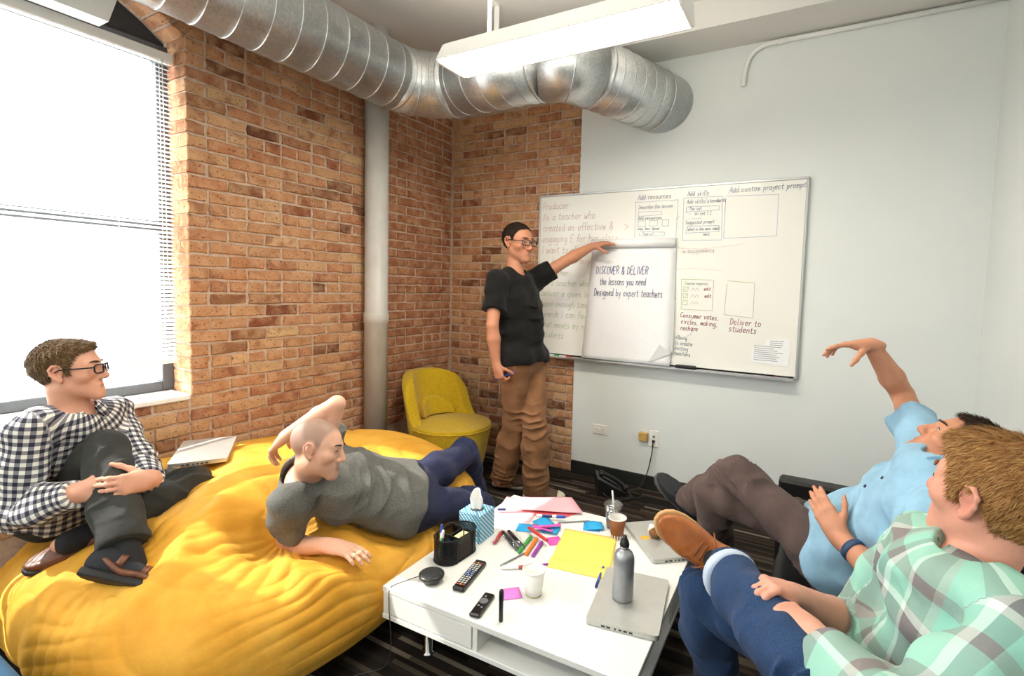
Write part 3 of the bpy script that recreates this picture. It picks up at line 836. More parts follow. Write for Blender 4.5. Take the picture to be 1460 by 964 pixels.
# ------------------------------------------------------------------ handwriting: single-stroke letters
GL = {
'a': ['3,3.2;2.2,4;1,3.6;.5,2;1,.3;2,.2;3,1.6', '3,4;2.9,1;3.4,.1'], 'b': ['.6,7.2;.6,.2', '.6,2.6;1.6,3.9;2.9,3.2;3,1.2;1.9,.1;.6,.7'], 'c': ['3,3.3;2,4;.9,3.2;.6,1.6;1.3,.2;3,.7'],
'd': ['3,2.8;2,4;.8,3;.6,1.2;1.5,.1;3,1.4', '3,7.2;3,.2'], 'e': ['.6,2;3,2.3;2.7,3.7;1.6,4;.7,2.8;.8,.9;1.8,0;3.1,.7'], 'f': ['3,6.6;2.2,7.2;1.4,6.3;1.3,0', '.3,3.8;2.6,4'],
'g': ['3,3.3;2,4;.8,3.2;.6,1.4;1.5,.3;3,1.6', '3,4;2.9,-1.6;1.8,-2.9;.6,-2.2'], 'h': ['.7,7.2;.6,0', '.6,2.4;1.8,4;2.8,3.2;2.9,0'], 'i': ['1,4;1,.2', '1.1,5.4;1.2,5.6'], 'j': ['1.6,4;1.5,-1.8;.5,-2.6'],
'k': ['.7,7.2;.6,0', '2.8,3.8;.7,1.8;2.9,0'], 'l': ['1,7.2;.9,.6;1.5,0'], 'm': ['.5,4;.5,0', '.5,2.6;1.3,3.9;1.9,3;1.9,0', '1.9,2.6;2.8,3.9;3.4,3;3.4,0'], 'n': ['.6,4;.6,0', '.6,2.5;1.8,3.9;2.8,3.1;2.9,0'],
'o': ['1.9,4;.8,3.3;.6,1.5;1.4,.1;2.6,.4;3.1,2.2;2.6,3.6;1.9,4'], 'p': ['.6,4;.6,-3', '.6,2.8;1.7,4;2.9,3.2;2.8,1.2;1.7,.2;.6,1'], 'q': ['3,3.3;2,4;.8,3;.7,1.2;1.6,.3;3,1.5', '3,4;3,-3'],
'r': ['.7,4;.7,0', '.7,2.4;1.6,3.8;2.7,3.7'], 's': ['2.7,3.5;1.7,4;.9,3.2;1.4,2.3;2.6,1.6;2.5,.4;1.4,0;.5,.5'], 't': ['1.4,6.2;1.3,.8;2,0;2.8,.3', '.3,4;2.6,4.2'], 'u': ['.6,4;.7,1;1.6,.1;2.8,1.4', '2.9,4;2.9,.2'],
'v': ['.5,4;1.6,0;2.9,4'], 'w': ['.4,4;1.1,0;1.9,3;2.7,0;3.5,4'], 'x': ['.5,4;2.9,0', '2.9,4;.5,0'], 'y': ['.5,4;1.6,.6', '2.9,4;1.2,-2.8'], 'z': ['.6,4;2.8,4;.6,0;2.9,.1'],
'A': ['.2,0;1.9,7;3.6,0', '.9,2.6;3,2.6'], 'C': ['3.5,6;2.2,7;.8,5.6;.5,3;1.3,.5;3.4,.8'], 'D': ['.7,7;.6,0', '.3,7;2.4,6.4;3.5,3.6;2.4,.6;.5,0'], 'E': ['3.2,7;.7,7;.6,0;3.2,.1', '.7,3.7;2.7,3.8'],
'I': ['1.3,7;1.2,0'], 'L': ['.7,7;.6,0;3,.1'], 'O': ['2,7;.7,5.6;.5,2.4;1.6,0;3.1,.9;3.6,4;2.9,6.4;2,7'], 'P': ['.7,0;.7,7;2.6,6.8;3.2,5.2;2.4,3.6;.7,3.4'], 'R': ['.7,0;.7,7;2.6,6.8;3.2,5.3;2.4,3.8;.7,3.5', '1.6,3.5;3.4,0'],
'S': ['3.1,6.2;2,7;.8,6;1.2,4.2;2.9,2.9;2.9,.9;1.7,0;.5,.7'], 'T': ['.2,7;3.6,7', '1.9,7;1.8,0'], 'V': ['.3,7;1.9,0;3.6,7'], 'U': ['.5,7;.7,1;2,0;3.2,1.2;3.4,7'], 'B': ['.7,7;.6,0;2.6,.2;3.2,1.9;2.3,3.6;.7,3.7', '.7,7;2.4,6.8;2.9,5.2;2.2,3.7'],
'&': ['3.4,0;.9,5.2;1.4,6.9;2.5,6.2;2,4.4;.5,2;.9,.2;2.2,0;3.4,2.6'], ':': ['1,3.6;1.1,3.4', '1,.9;1.1,.7'], ',': ['1.2,.3;.8,-1.2'], '.': ['1,.2;1.1,0'], '!': ['1.2,7;1.1,2', '1.1,.2;1.2,0'], '?': ['.6,5.8;1.7,7;2.9,5.8;1.8,3.6;1.7,2', '1.7,.3;1.8,0'],
'/': ['.2,-.5;2.8,7.2'], '-': ['.6,2.6;2.6,2.7'], '*': ['.6,4;2.6,2', '2.6,4;.6,2', '1.6,4.4;1.6,1.6'], '+': ['.5,3;2.9,3', '1.7,4.4;1.7,1.4'], '>': ['.4,4.4;2.6,2.6;.5,.6'], '1': ['.7,5.8;1.6,7;1.6,0'], '2': ['.5,5.8;1.7,7;2.8,5.6;.5,0;3,.1'], '7': ['.4,7;3,7;1.4,0'],
}
GW = {'i': 2.0, 'l': 2.2, 't': 3.2, 'f': 3.0, 'j': 2.2, 'r': 3.0, ' ': 3.0, '.': 2, ',': 2, ':': 2.2, 'I': 2.4, 'm': 4.2, 'w': 4.2, '!': 2.2, "'": 1.5}
def strokes_text(txt, x, z, size, rnd, slant=0.12, drop=0.0, spread=1.0):
    """-> list of polylines (x,z). size = height of a capital"""
    k = size/7.0; out = []; cx = x; z0 = z
    for ch in txt:
        jz = rnd.uniform(-0.25, 0.25)*k; sc = rnd.uniform(0.94, 1.06)
        for st in GL.get(ch, []):
            pts = [tuple(float(q) for q in p.split(',')) for p in st.split(';')]
            if len(pts) > 2: pts = [tuple(q[:2]) for q in spline([(a, b, 0) for a, b in pts], 4)]
            out.append([(cx+(a+b*slant)*k*sc*spread, z0+jz+b*k*sc) for a, b in pts])
        cx += GW.get(ch, 3.9)*k*spread; z0 += drop*GW.get(ch, 3.9)*k
    return out
def ribbon(mb, poly, w, y, rnd=None):
    """flat pen stroke on a plane y=const facing -y"""
    n = len(poly)
    for i in range(n-1):
        (x0, z0), (x1, z1) = poly[i], poly[i+1]; dx, dz = x1-x0, z1-z0; L = math.hypot(dx, dz)
        if L < 1e-6: continue
        ex, ez = dx/L*w*0.3, dz/L*w*0.3; px, pz = -dz/L*w/2, dx/L*w/2
        q = [(x0-ex+px, y, z0-ez+pz), (x0-ex-px, y, z0-ez-pz), (x1+ex-px, y, z1+ez-pz), (x1+ex+px, y, z1+ez+pz)]
        b = [(a[0], y+0.0004, a[2]) for a in q]
        mb.add(q+b, [(0, 1, 2, 3), (4, 7, 6, 5), (0, 4, 5, 1), (1, 5, 6, 2), (2, 6, 7, 3), (3, 7, 4, 0)])

# ------------------------------------------------------------------ whiteboard
M_BOARD = mat('whiteboard_enamel', 'e9e8e0', 0.22, 0, 0.5, var=0.006, nscale=2)
M_ALU = mat('aluminium_trim', 'bfc1c1', 0.35, 0.7, var=0.02)
BX0, BX1, BZ0, BZ1, BY = 0.875, 2.712, 0.893, 2.112, -0.022
wb = empty('whiteboard', (0, 0, 0), label='large white dry-erase board with faded marker notes across the corner', cat='whiteboard')
wb.location = ((BX0+BX1)/2, 0, BZ0)
def wchild(mb, name, m, **kw):
    mb.v = [(a-wb.location.x, b, c-wb.location.z) for a, b, c in mb.v]
    return mb.build(name, m, wb, **kw)
wchild(MB().box((BX0+0.008, BY, BZ0+0.008), (BX1-0.008, -0.012, BZ1-0.008)), 'panel', M_BOARD)
for nm, lo, hi in (('frame_rail', (BX0, BY-0.006, BZ0), (BX1, -0.001, BZ0+0.014)), ('frame_rail', (BX0, BY-0.006, BZ1-0.014), (BX1, -0.001, BZ1)),
                   ('frame_rail', (BX0, BY-0.006, BZ0+0.014), (BX0+0.014, -0.001, BZ1-0.014)), ('frame_rail', (BX1-0.014, BY-0.006, BZ0+0.014), (BX1, -0.001, BZ1-0.014))):
    wchild(MB().box(lo, hi, 0.002), nm, M_ALU)
wchild(MB().prism([(-0.092, BZ0-0.006), (-0.092, BZ0+0.004), (-0.086, BZ0+0.004), (-0.084, BZ0-0.002), (-0.028, BZ0-0.002), (-0.028, BZ0+0.012), (-0.022, BZ0+0.012), (-0.022, BZ0-0.006)], BX0+0.02, BX1-0.02, 'yz'), 'pen_tray', M_ALU)
wchild(MB().box((BX1-0.115, BY-0.0075, BZ0+0.003), (BX1-0.04, BY-0.006, BZ0+0.012)), 'maker_plate', mat('black_plastic', '151515', 0.4))
wchild(MB().box((BX1-0.128, BY-0.0076, BZ0+0.002), (BX1-0.118, BY-0.006, BZ0+0.012)), 'maker_mark', mat('red_mark', 'a03030', 0.5))
hw = random.Random(3); YW = BY-0.0008
INK = {'red': mat('faded_red_ink', 'cc9d94', 0.6, var=0.1), 'green': mat('green_ink', 'a3b97c', 0.6, var=0.1), 'blue': mat('faded_blue_ink', 'a3b0cd', 0.6, var=0.1), 'blue2': mat('blue_ink', '8797c0', 0.6, var=0.1), 'mag': mat('magenta_ink', 'c2577f', 0.6, var=0.1), 'navy': mat('navy_ink', '3a4a92', 0.6, var=0.05), 'pale': mat('pale_red_ink', 'dcc3b8', 0.6, var=0.1)}
def note(ink, lines, x, z, size, lead, w=0.0028, slant=0.12, drop=0.0, spread=1.0, name='marker_writing'):
    m = MB()
    for i, tx in enumerate(lines):
        for p in strokes_text(tx, x+hw.uniform(-0.004, 0.004), z-i*lead, size, hw, slant, drop, spread): ribbon(m, p, w, YW)
    return wchild(m, name, INK[ink])
def drawn(ink, polys, w=0.0028, name='marker_drawing'):
    m = MB()
    for p in polys: ribbon(m, p, w, YW)
    return wchild(m, name, INK[ink])
def rect(x0, z0, x1, z1, j=0.006):
    r = hw.uniform; return [(x0+r(-j, j), z1+r(-j, j)), (x1+r(-j, j), z1+r(-j, j)), (x1+r(-j, j), z0+r(-j, j)), (x0+r(-j, j), z0+r(-j, j)), (x0+r(-j, j), z1+r(-j, j))]
note('red', ['Producer:', 'As a teacher who', 'created an effective &', 'engaging E for her class,', 'I want to share my work', '    kids can buy'], 0.905, 2.005, 0.052, 0.083)
note('green', [' Consumer:', 'As a teacher who', 'deliver a given lesson', 'have enough time to', 'search I can find', 'that meets my needs', 'students'], 0.91, 1.505, 0.048, 0.080)
note('blue2', ['Add resources'], 1.66, 2.035, 0.034, 0.04, 0.003)
drawn('blue', [rect(1.645, 1.75, 1.935, 2.022), rect(1.67, 1.925, 1.83, 1.955), rect(1.68, 1.785, 1.855, 1.812)] + [rect(1.665+0.085*i, 1.85, 1.715+0.085*i, 1.89) for i in range(3)] + [[(1.93, 1.885), (1.95, 1.91)]])
note('blue2', ['Describe the lesson'], 1.662, 1.972, 0.025, 0.038, 0.0025)
note('blue2', ['Add resources'], 1.662, 1.896, 0.025, 0.038, 0.0025)
note('blue2', ['Video  Docs  Upload'], 1.662, 1.827, 0.016, 0.03, 0.0022)
note('blue2', ['Type url'], 1.70, 1.79, 0.02, 0.03, 0.0022)
drawn('red', [[(1.565, 1.87), (1.60, 1.855), (1.57, 1.835)]])
note('blue2', ['Add skills'], 1.995, 2.04, 0.03, 0.04, 0.003)
drawn('blue', [rect(1.975, 1.745, 2.225, 2.028), rect(2.0, 1.935, 2.205, 1.972), rect(2.005, 1.80, 2.21, 1.845)])
note('blue2', ['Add skills/standards'], 1.995, 1.99, 0.025, 0.03, 0.0025)
note('blue2', ['The set', '- Mini set 1.2', '- -----', '- ----'], 2.012, 1.945, 0.022, 0.032, 0.0022)
note('blue2', ['Suggested prompt'], 1.995, 1.857, 0.022, 0.03, 0.0022)
note('blue2', ['what is the main idea?', '            next'], 2.012, 1.813, 0.019, 0.035, 0.0022)
note('blue2', ['Add custom project prompt'], 2.265, 2.045, 0.034, 0.04, 0.003, drop=0.01)
drawn('blue', [rect(2.245, 1.76, 2.545, 2.02)])
note('pale', ['To assignments'], 1.965, 1.665, 0.03, 0.04)
drawn('pale', [[(1.95, 1.70), (2.1, 1.69), (2.25, 1.705), (2.36, 1.72)], [(1.93, 1.555), (2.05, 1.565), (2.25, 1.55)]], 0.0025)
drawn('green', [rect(1.985, 1.29, 2.19, 1.49), rect(2.27, 1.26, 2.44, 1.475, 0.01)] + [rect(2.0, 1.41-0.045*i, 2.03, 1.44-0.045*i, 0.003) for i in range(3)], 0.003)
note('green', ['Course requires'], 2.005, 1.455, 0.02, 0.03, 0.0024)
drawn('green', [[(2.05+0.013*j, 1.415-0.045*i+(0.02 if j % 2 else 0)) for j in range(5)] for i in range(3)]+[[(2.005, 1.415-0.045*i), (2.028, 1.436-0.045*i)] for i in range(2)], 0.0024)
note('mag', ['edit', 'edit'], 2.135, 1.418, 0.024, 0.046, 0.003)
note('mag', ['Consumer votes,', 'circles, making,', 'reshare'], 1.99, 1.235, 0.032, 0.043, 0.0034, drop=-0.03)
note('mag', ['Deliver to', 'students'], 2.30, 1.205, 0.040, 0.046, 0.0036, drop=-0.03)
note('blue2', ['*Being', 'to create', 'inviting', 'teachers'], 1.96, 1.085, 0.026, 0.036, 0.0028, drop=-0.04)
drawn('blue', [[(2.07, 1.15), (2.06, 1.12), (2.02, 1.10)]], 0.0022)
drawn('green', [[(1.938, 1.49), (1.944, 1.40), (1.94, 1.33)], [(1.94, 1.36), (1.95, 1.36)]], 0.008)

# eraser and pens on the tray (things of their own)
M_BLACK = mat('black_plastic', '151515', 0.4)
er = MB().box((-0.065, -0.022, 0.010), (0.065, 0.022, 0.026), 0.004).build('board_eraser', M_BLACK, None, (2.045, -0.058, BZ0-0.002), label='black felt board eraser lying on the whiteboard tray', cat='eraser')
MB().box((-0.062, -0.020, 0.0), (0.062, 0.020, 0.010)).build('felt_pad', mat('dark_felt', '2c2c2e', 0.95), er)
def pen(loc, rz, label, body, cap, L=0.135, r=0.0058, name='marker', cat='marker', group=None, tilt=0.0, capfrac=0.32, band=None, upright=False):
    e = empty(name, loc, rz, label=label, cat=cat, group=group)
    if upright: e.rotation_euler = (0, -math.pi/2, 0)
    elif tilt: e.rotation_euler = (0, tilt, rz)
    z = 0 if upright else r
    cl = L*capfrac
    MB().lathe([(0.0, -L/2), (r*0.8, -L/2), (r*0.92, -L/2+0.003), (r*0.94, L/2-cl)], 14, (0, 0, z), (1, 0, 0), cap=False).build('barrel', body, e)
    MB().lathe([(r*1.0, L/2-cl), (r*1.06, L/2-cl+0.002), (r*0.98, L/2-0.006), (r*0.55, L/2), (0, L/2)], 14, (0, 0, z), (1, 0, 0), cap=False).build('cap', cap, e)
    if band: MB().lathe([(r*0.96, -L*0.30), (r*0.965, -L*0.29), (r*0.965, 0.03*L), (r*0.955, 0.04*L)], 14, (0, 0, z), (1, 0, 0), cap=False).build('label_band', band, e)
    return e
M_PW = mat('pen_white', 'eeeeea', 0.35, var=0.0)
cols = {'red': 'c8352c', 'green': '3da54a', 'orange': 'e8822a', 'purple': '9b3fae', 'blue': '2b55b8', 'navy': '2a3576', 'black': '17171a', 'crimson': 'b5273a', 'grey': '85868a', 'maroon': 'a34a50'}
PM = {k: mat('pen_'+k, v, 0.3, var=0.03) for k, v in cols.items()}
pen((1.03, -0.055, BZ0-0.002), 0.05, 'white pen with green cap on the left end of the whiteboard tray', M_PW, PM['green'])
pen((1.13, -0.050, BZ0-0.002), -0.04, 'white pen with red cap on the whiteboard tray beside the paper pad', M_PW, PM['red'])

# flip-chart pad hung on the board
M_PAPER = mat('white_paper', 'efeff0', 0.7, var=0.01)
pad = empty('paper_pad', (1.6, -0.03, 0.9), label='white flip chart pad with blue handwriting hung on the whiteboard', cat='paper pad')
def pchild(mb, name, m, **kw):
    mb.v = [(a-1.6, b+0.03, c-0.9) for a, b, c in mb.v]; return mb.build(name, m, pad, **kw)
def sheet(x0t, x1t, x0b, x1b, zt, zb, y, th=0.0012, nx=10, nz=24, curl=0.0, bow=0.006, cutcorner=0.0):
    vs = []; fs = []
    for j in range(nz+1):
        v = j/nz
        for i in range(nx+1):
            u = i/nx; x = (x0t+(x0b-x0t)*v)*(1-u)+(x1t+(x1b-x1t)*v)*u
            yy = y-bow*math.sin(v*math.pi)*math.sin(u*math.pi)-0.012*v*v; z = zt+(zb-zt)*v
            vs.append((x, yy, z))
    n = len(vs); vs += [(a, b+th, c) for a, b, c in vs]; W = nx+1
    for j in range(nz):
        for i in range(nx):
            q = (j*W+i, (j+1)*W+i, (j+1)*W+i+1, j*W+i+1); fs.append(q); fs.append(tuple(n+k for k in q[::-1]))
    per = [i for i in range(W)]+[j*W+nx for j in range(1, nz+1)]+[nz*W+i for i in range(nx-1, -1, -1)]+[j*W for j in range(nz-1, 0, -1)]
    for a, b in zip(per, per[1:]+per[:1]): fs.append((a, b, n+b, n+a))
    return MB().add(vs, fs, True)
pchild(MB().box((1.345, -0.034, 0.93), (1.940, -0.026, 1.77)), 'backing', M_PAPER)
pchild(sheet(1.345, 1.942, 1.315, 1.955, 1.705, 0.985, -0.036), 'under_sheet', M_PAPER)
pchild(sheet(1.335, 1.935, 1.282, 1.938, 1.70, 0.900, -0.040), 'top_sheet', M_PAPER)
pchild(MB().tube([(1.335, -0.045, 1.735), (1.938, -0.045, 1.735)], 0.032, 20), 'rolled_sheets', M_PAPER)
fm = MB(); fm.add([(1.78, -0.0575, 0.906), (1.940, -0.0575, 0.985), (1.87, -0.075, 1.045), (1.80, -0.062, 0.93), (1.78, -0.0590, 0.906), (1.940, -0.0590, 0.985), (1.87, -0.0765, 1.045), (1.80, -0.0635, 0.93)],
                  [(0, 1, 2, 3), (7, 6, 5, 4), (0, 4, 5, 1), (1, 5, 6, 2), (2, 6, 7, 3), (3, 7, 4, 0)])
pchild(fm, 'folded_corner', mat('paper_back', 'e4e5e6', 0.7, var=0.01))
def padnote(tx, x, z, size, spread, slant=0.1, drop=0.0):
    m = MB()
    for p in strokes_text(tx, x, z, size, hw, slant, drop, spread):
        m2 = []
        for (a, b) in p:
            m2.append((a, b))
        v = (1.70-z)/0.8; ribbon(m, m2, 0.0031, -0.0405-0.0065-0.012*v*v-0.001)
    return pchild(m, 'marker_writing', INK['navy'])
padnote('DISCOVER & DELIVER', 1.372, 1.520, 0.052, 0.80)
padnote('the lessons you need', 1.405, 1.443, 0.050, 0.66)
padnote('Designed by expert teachers', 1.362, 1.363, 0.052, 0.70)
ru = MB()
for i in range(24): ru.box((1.31, -0.0535-0.004*i/24, 1.62-0.028*i), (1.925, -0.0531-0.004*i/24, 1.6206-0.028*i))

# printed note sheets stuck on the board
nt = empty('printed_note', (2.53, -0.024, 0.96), label='crumpled white printed note stuck low on the right of the whiteboard', cat='note')
def nbox(mb, n, m): mb.v = [(a-2.53, b+0.024, c-0.96) for a, b, c in mb.v]; return mb.build(n, m, nt)
nbox(MB().prism([(2.44, 0.975), (2.66, 0.965), (2.665, 1.06), (2.655, 1.135), (2.53, 1.125), (2.52, 1.09), (2.45, 1.07)][::-1], -0.0255, -0.0235, 'xz'), 'sheet', M_PAPER)
tl = MB()
for i in range(11):
    z = 1.115-0.0125*i; x0 = 2.55 if i < 3 else 2.46
    tl.box((x0, -0.0261, z), (x0+hw.uniform(0.6, 1.0)*(2.645-x0), -0.0256, z+0.0035))
nbox(tl, 'print', mat('grey_print', '8a8c92', 0.7))

# ------------------------------------------------------------------ wall plates, phone and cords
M_PLATE = mat('outlet_plate', 'e8e6df', 0.4, var=0.0)
op = empty('outlet_plate', (1.432, -0.0, 0.368), label='wide white wall outlet plate with two sockets', cat='outlet')
MB().box((-0.058, -0.007, -0.036), (0.058, 0.0, 0.036), 0.003).build('plate', M_PLATE, op)
for s in (-1, 1):
    so = MB().box((s*0.022-0.0165, -0.0095, -0.014), (s*0.022+0.0165, -0.007, 0.014), 0.002).build('socket', M_PLATE, op)
    MB().box((s*0.022-0.006, -0.0102, 0.002), (s*0.022-0.004, -0.0094, 0.009)).box((s*0.022+0.004, -0.0102, 0.002), (s*0.022+0.006, -0.0094, 0.009)).box((s*0.022-0.002, -0.0102, -0.008), (s*0.022+0.002, -0.0094, -0.004)).build('slots', M_BLACK, so)
dp = empty('data_plate', (1.838, 0.0, 0.368), label='tall white data wall plate with a black cable plugged in', cat='outlet')
MB().box((-0.036, -0.007, -0.058), (0.036, 0.0, 0.058), 0.003).build('plate', M_PLATE, dp)
MB().box((-0.008, -0.009, 0.008), (0.008, -0.007, 0.022)).build('jack', mat('grey_jack', '6b6b6b', 0.5), dp)
MB().box((-0.009, -0.022, -0.024), (0.009, -0.007, -0.008), 0.002).build('plug', M_BLACK, dp)
MB().box((1.735, -0.036, 0.345), (1.795, -0.0, 0.405), 0.004).build('wall_sensor', mat('tan_plastic', 'c9a25c', 0.5), None, label='small tan plastic box on the wall left of the data plate', cat='sensor box')
MB().tube(spline([(1.838, -0.024, 0.345), (1.833, -0.034, 0.25), (1.81, -0.05, 0.12), (1.77, -0.09, 0.03), (1.70, -0.13, 0.008), (1.66, -0.20, 0.006), (1.72, -0.26, 0.006), (1.80, -0.22, 0.006), (1.82, -0.16, 0.006), (1.76, -0.15, 0.012), (1.66, -0.17, 0.03)], 8), 0.004, 8).build('phone_cable', M_BLACK, None, label='black cable from the data plate coiling to the phone', cat='cable')
ph = empty('desk_phone', (1.60, -0.20, 0.0), 0.5, label='black desk phone with handset on the carpet by the wall', cat='phone')
MB().prism([(-0.10, 0.004), (0.10, 0.004), (0.10, 0.02), (-0.09, 0.12), (-0.10, 0.12)], -0.09, 0.09, 'xz').build('body', M_BLACK, ph)
MB().box((-0.07, -0.02, 0.0), (0.06, 0.075, 0.004), 0.001, Matrix.Translation((0.005, 0, 0.075)) @ Matrix.Rotation(0.49, 4, 'Y')).build('keypad', mat('dark_keys', '2a2c2e', 0.4), ph)
hs = MB().tube(spline([(-0.085, -0.07, 0.155), (-0.05, -0.07, 0.150), (0.02, -0.07, 0.115), (0.075, -0.07, 0.075), (0.10, -0.07, 0.05)], 5), [0.024]*4+[0.016]*13+[0.024]*4, 12).build('handset', M_BLACK, ph)
MB().tube(spline([(0.10, -0.07, 0.04), (0.13, -0.10, 0.012), (0.09, -0.15, 0.008), (0.0, -0.15, 0.008), (-0.04, -0.11, 0.012), (-0.06, -0.09, 0.03)], 6), 0.005, 8).build('coiled_cord', M_BLACK, ph)

# blue upholstered seat edge at the lower left corner of the view
bs = MB()
f = Field((0.60, -3.32, -0.01), (1.12, -2.94, 0.42), 0.012)
f.put(lambda X, Y, Z: np.sqrt(np.maximum(abs(X-0.86)-0.16, 0)**2+np.maximum(abs(Y+3.13)-0.09, 0)**2+np.maximum(abs(Z-0.185)-0.135, 0)**2)-0.045, f.lo, f.lo+f.n*f.h)
V, Q = f.mesh(1); tag(npmesh('blue_pouf', V, Q, mat('blue_fabric', '3f6a8c', 0.85, bump=0.3, bscale=300)), 'blue fabric pouf peeking in at the lower left corner', 'pouf')
# ------------------------------------------------------------------ things on the table
TT = TZ+0.0006
_bv = np.array([v.co for v in bag.data.vertices])
def bag_z(x, y, r=0.03):
    m = (np.abs(_bv[:, 0]-x) < r) & (np.abs(_bv[:, 1]-y) < r); return float(_bv[m, 2].max()) if m.any() else 0.5
def quad_sheet(name, pts, zs, m, label, cat, group=None, th=0.0007, n=10, wave=0.0, seed=0, bend=None):
    """paper sheet through four corners (x,y) with corner heights zs"""
    vs = []; fs = []; r = random.Random(seed); a = r.uniform(0, 6)
    c = np.mean(np.array(pts), 0)
    for j in range(n+1):
        for i in range(n+1):
            u, v = i/n, j/n; w = ((1-u)*(1-v), u*(1-v), u*v, (1-u)*v)
            x = sum(w[k]*pts[k][0] for k in range(4)); y = sum(w[k]*pts[k][1] for k in range(4)); z = sum(w[k]*zs[k] for k in range(4))
            z += wave*(0.5+0.5*math.sin(a+4*u+2.6*v))
            if bend: z += bend(u, v)
            vs.append((x-c[0], y-c[1], z-TT))
    N = len(vs); vs += [(p[0], p[1], p[2]+th) for p in vs]; W = n+1
    for j in range(n):
        for i in range(n):
            q = (j*W+i, j*W+i+1, (j+1)*W+i+1, (j+1)*W+i); fs.append(q[::-1]); fs.append(tuple(N+k for k in q))
    per = list(range(W))+[j*W+n for j in range(1, n+1)]+[n*W+i for i in range(n-1, -1, -1)]+[j*W for j in range(n-1, 0, -1)]
    for p, q in zip(per, per[1:]+per[:1]): fs.append((p, q, N+q, N+p))
    o = MB().add(vs, fs, True).build(name, m, None, (c[0], c[1], TT), label=label, cat=cat, group=group)
    return o
def square(cx, cy, s, rz, z=None, **kw):
    p = []
    for dx, dy in ((-1, -1), (1, -1), (1, 1), (-1, 1)):
        p.append((cx+s/2*(dx*math.cos(rz)-dy*math.sin(rz)), cy+s/2*(dx*math.sin(rz)+dy*math.cos(rz))))
    return p
M_PINK = mat('pink_paper', 'f2b3bc', 0.75, var=0.02); M_RED = mat('red_paper', 'e0626e', 0.75, var=0.02)
M_YEL = mat('yellow_paper', 'f3d968', 0.75, var=0.02); M_BLU = mat('blue_sticky', '2aa3dc', 0.75, var=0.03)
M_MAG = mat('magenta_sticky', 'e45ab4', 0.75, var=0.03); M_LIL = mat('lilac_sticky', 'e07fd0', 0.75, var=0.03)
quad_sheet('pink_paper', [(1.500, -1.515), (1.690, -1.520), (1.640, -1.235), (1.430, -1.275)], [TT]*4, M_PINK, 'flat pale pink paper sheet at the far left table corner', 'paper', 'pink papers')
quad_sheet('red_paper', [(1.66, -1.395), (1.80, -1.330), (1.83, -1.255), (1.62, -1.30)], [TT+0.001]*4, M_RED, 'red paper strip showing under the raised pink folder', 'paper', 'pink papers')
quad_sheet('pink_folder', [(1.580, -1.402), (1.862, -1.262), (1.735, -1.125), (1.495, -1.250)], [TT+0.010, TT+0.012, TT+0.006, TT+0.004], M_PINK, 'folded pink paper lying raised on top of the flat pink sheet', 'paper', 'pink papers', th=0.001, wave=0.006, seed=3)
quad_sheet('yellow_paper', [(1.928, -1.752), (2.172, -1.712), (2.083, -1.386), (1.847, -1.427)], [TT]*4, M_YEL, 'large yellow paper sheet with a creased near edge on the table', 'paper', None, th=0.001, n=18, bend=lambda u, v: 0.012*math.exp(-((v-0.13)/0.07)**2)+0.004*math.exp(-((v-0.55)/0.10)**2))
STK = 'sticky notes scattered on the table'
for i, (x, y, rz, z, m, lb) in enumerate([
        (1.690, -1.520, 0.35, 0.001, M_BLU, 'blue sticky note, leftmost of the heap, beside the marker pouch'), (1.745, -1.440, 0.9, 0.003, M_BLU, 'blue sticky note at the far side of the heap'),
        (1.800, -1.480, 0.2, 0.005, M_BLU, 'blue sticky note under the magenta strips at the right of the heap'), (1.742, -1.448, 1.15, 0.010, M_BLU, 'blue sticky note on the very top of the heap'),
        (1.945, -1.350, 0.35, 0.001, M_BLU, 'lower blue sticky note of the pair by the brown cup'), (1.958, -1.342, 0.55, 0.006, M_BLU, 'upper blue sticky note of the pair by the brown cup'),
        (1.858, -1.556, 0.85, 0.001, M_MAG, 'magenta sticky note beside the yellow paper'), (1.902, -1.972, 0.75, 0.001, M_LIL, 'lilac pink sticky note beside the white cup')]):
    s = 0.076 if i < 6 else 0.066
    quad_sheet('sticky_note', square(x, y, s, rz), [TT+z]*4, m, lb, 'sticky note', STK, n=4, wave=0.006 if z > 0.001 else 0.0008, seed=i)
for i, (x, y, rz, z) in enumerate([(1.765, -1.500, 0.5, 0.016), (1.800, -1.470, 0.75, 0.018), (1.780, -1.512, 0.1, 0.014)]):
    L, w = 0.085, 0.022; c, s = math.cos(rz), math.sin(rz)
    quad_sheet('sticky_strip', [(x+c*a-s*b, y+s*a+c*b) for a, b in ((-L/2, -w/2), (L/2, -w/2), (L/2, w/2), (-L/2, w/2))], [TT+z]*4, M_MAG, ['magenta paper strip on the near edge of the sticky note heap', 'magenta paper strip at the right of the sticky note heap', 'magenta paper strip lowest in the sticky note heap'][i], 'paper strip', STK, n=4, wave=0.004, seed=i)

def pen2(a, b, label, body, cap, r=0.0058, cat='marker', z=0.0, group='pens and markers on the table', **kw):
    a = V3(*a); b = V3(*b); d = b-a; L = float(np.linalg.norm(d)); c = (a+b)/2
    return pen((c[0], c[1], TT+z), math.atan2(d[1], d[0]), label, body, cap, L, r, group=group, cat=cat, **kw)
pen2((1.851, -1.612), (1.722, -1.552), 'red marker lying across the coloured highlighters', PM['red'], PM['red'], 0.0075, z=0.018, band=None)
pen2((1.783, -1.730), (1.760, -1.585), 'green highlighter beside the orange highlighter', PM['green'], PM['green'], 0.0085, band=None)
pen2((1.817, -1.728), (1.788, -1.587), 'orange highlighter between the green and purple ones', PM['orange'], PM['orange'], 0.0085)
pen2((1.845, -1.722), (1.822, -1.600), 'purple highlighter beside the orange one', PM['purple'], PM['purple'], 0.0080)
pen2((1.905, -1.778), (1.783, -1.862), 'white marker with maroon label behind the white cup', M_PW, M_PW, 0.0075, band=PM['maroon'])
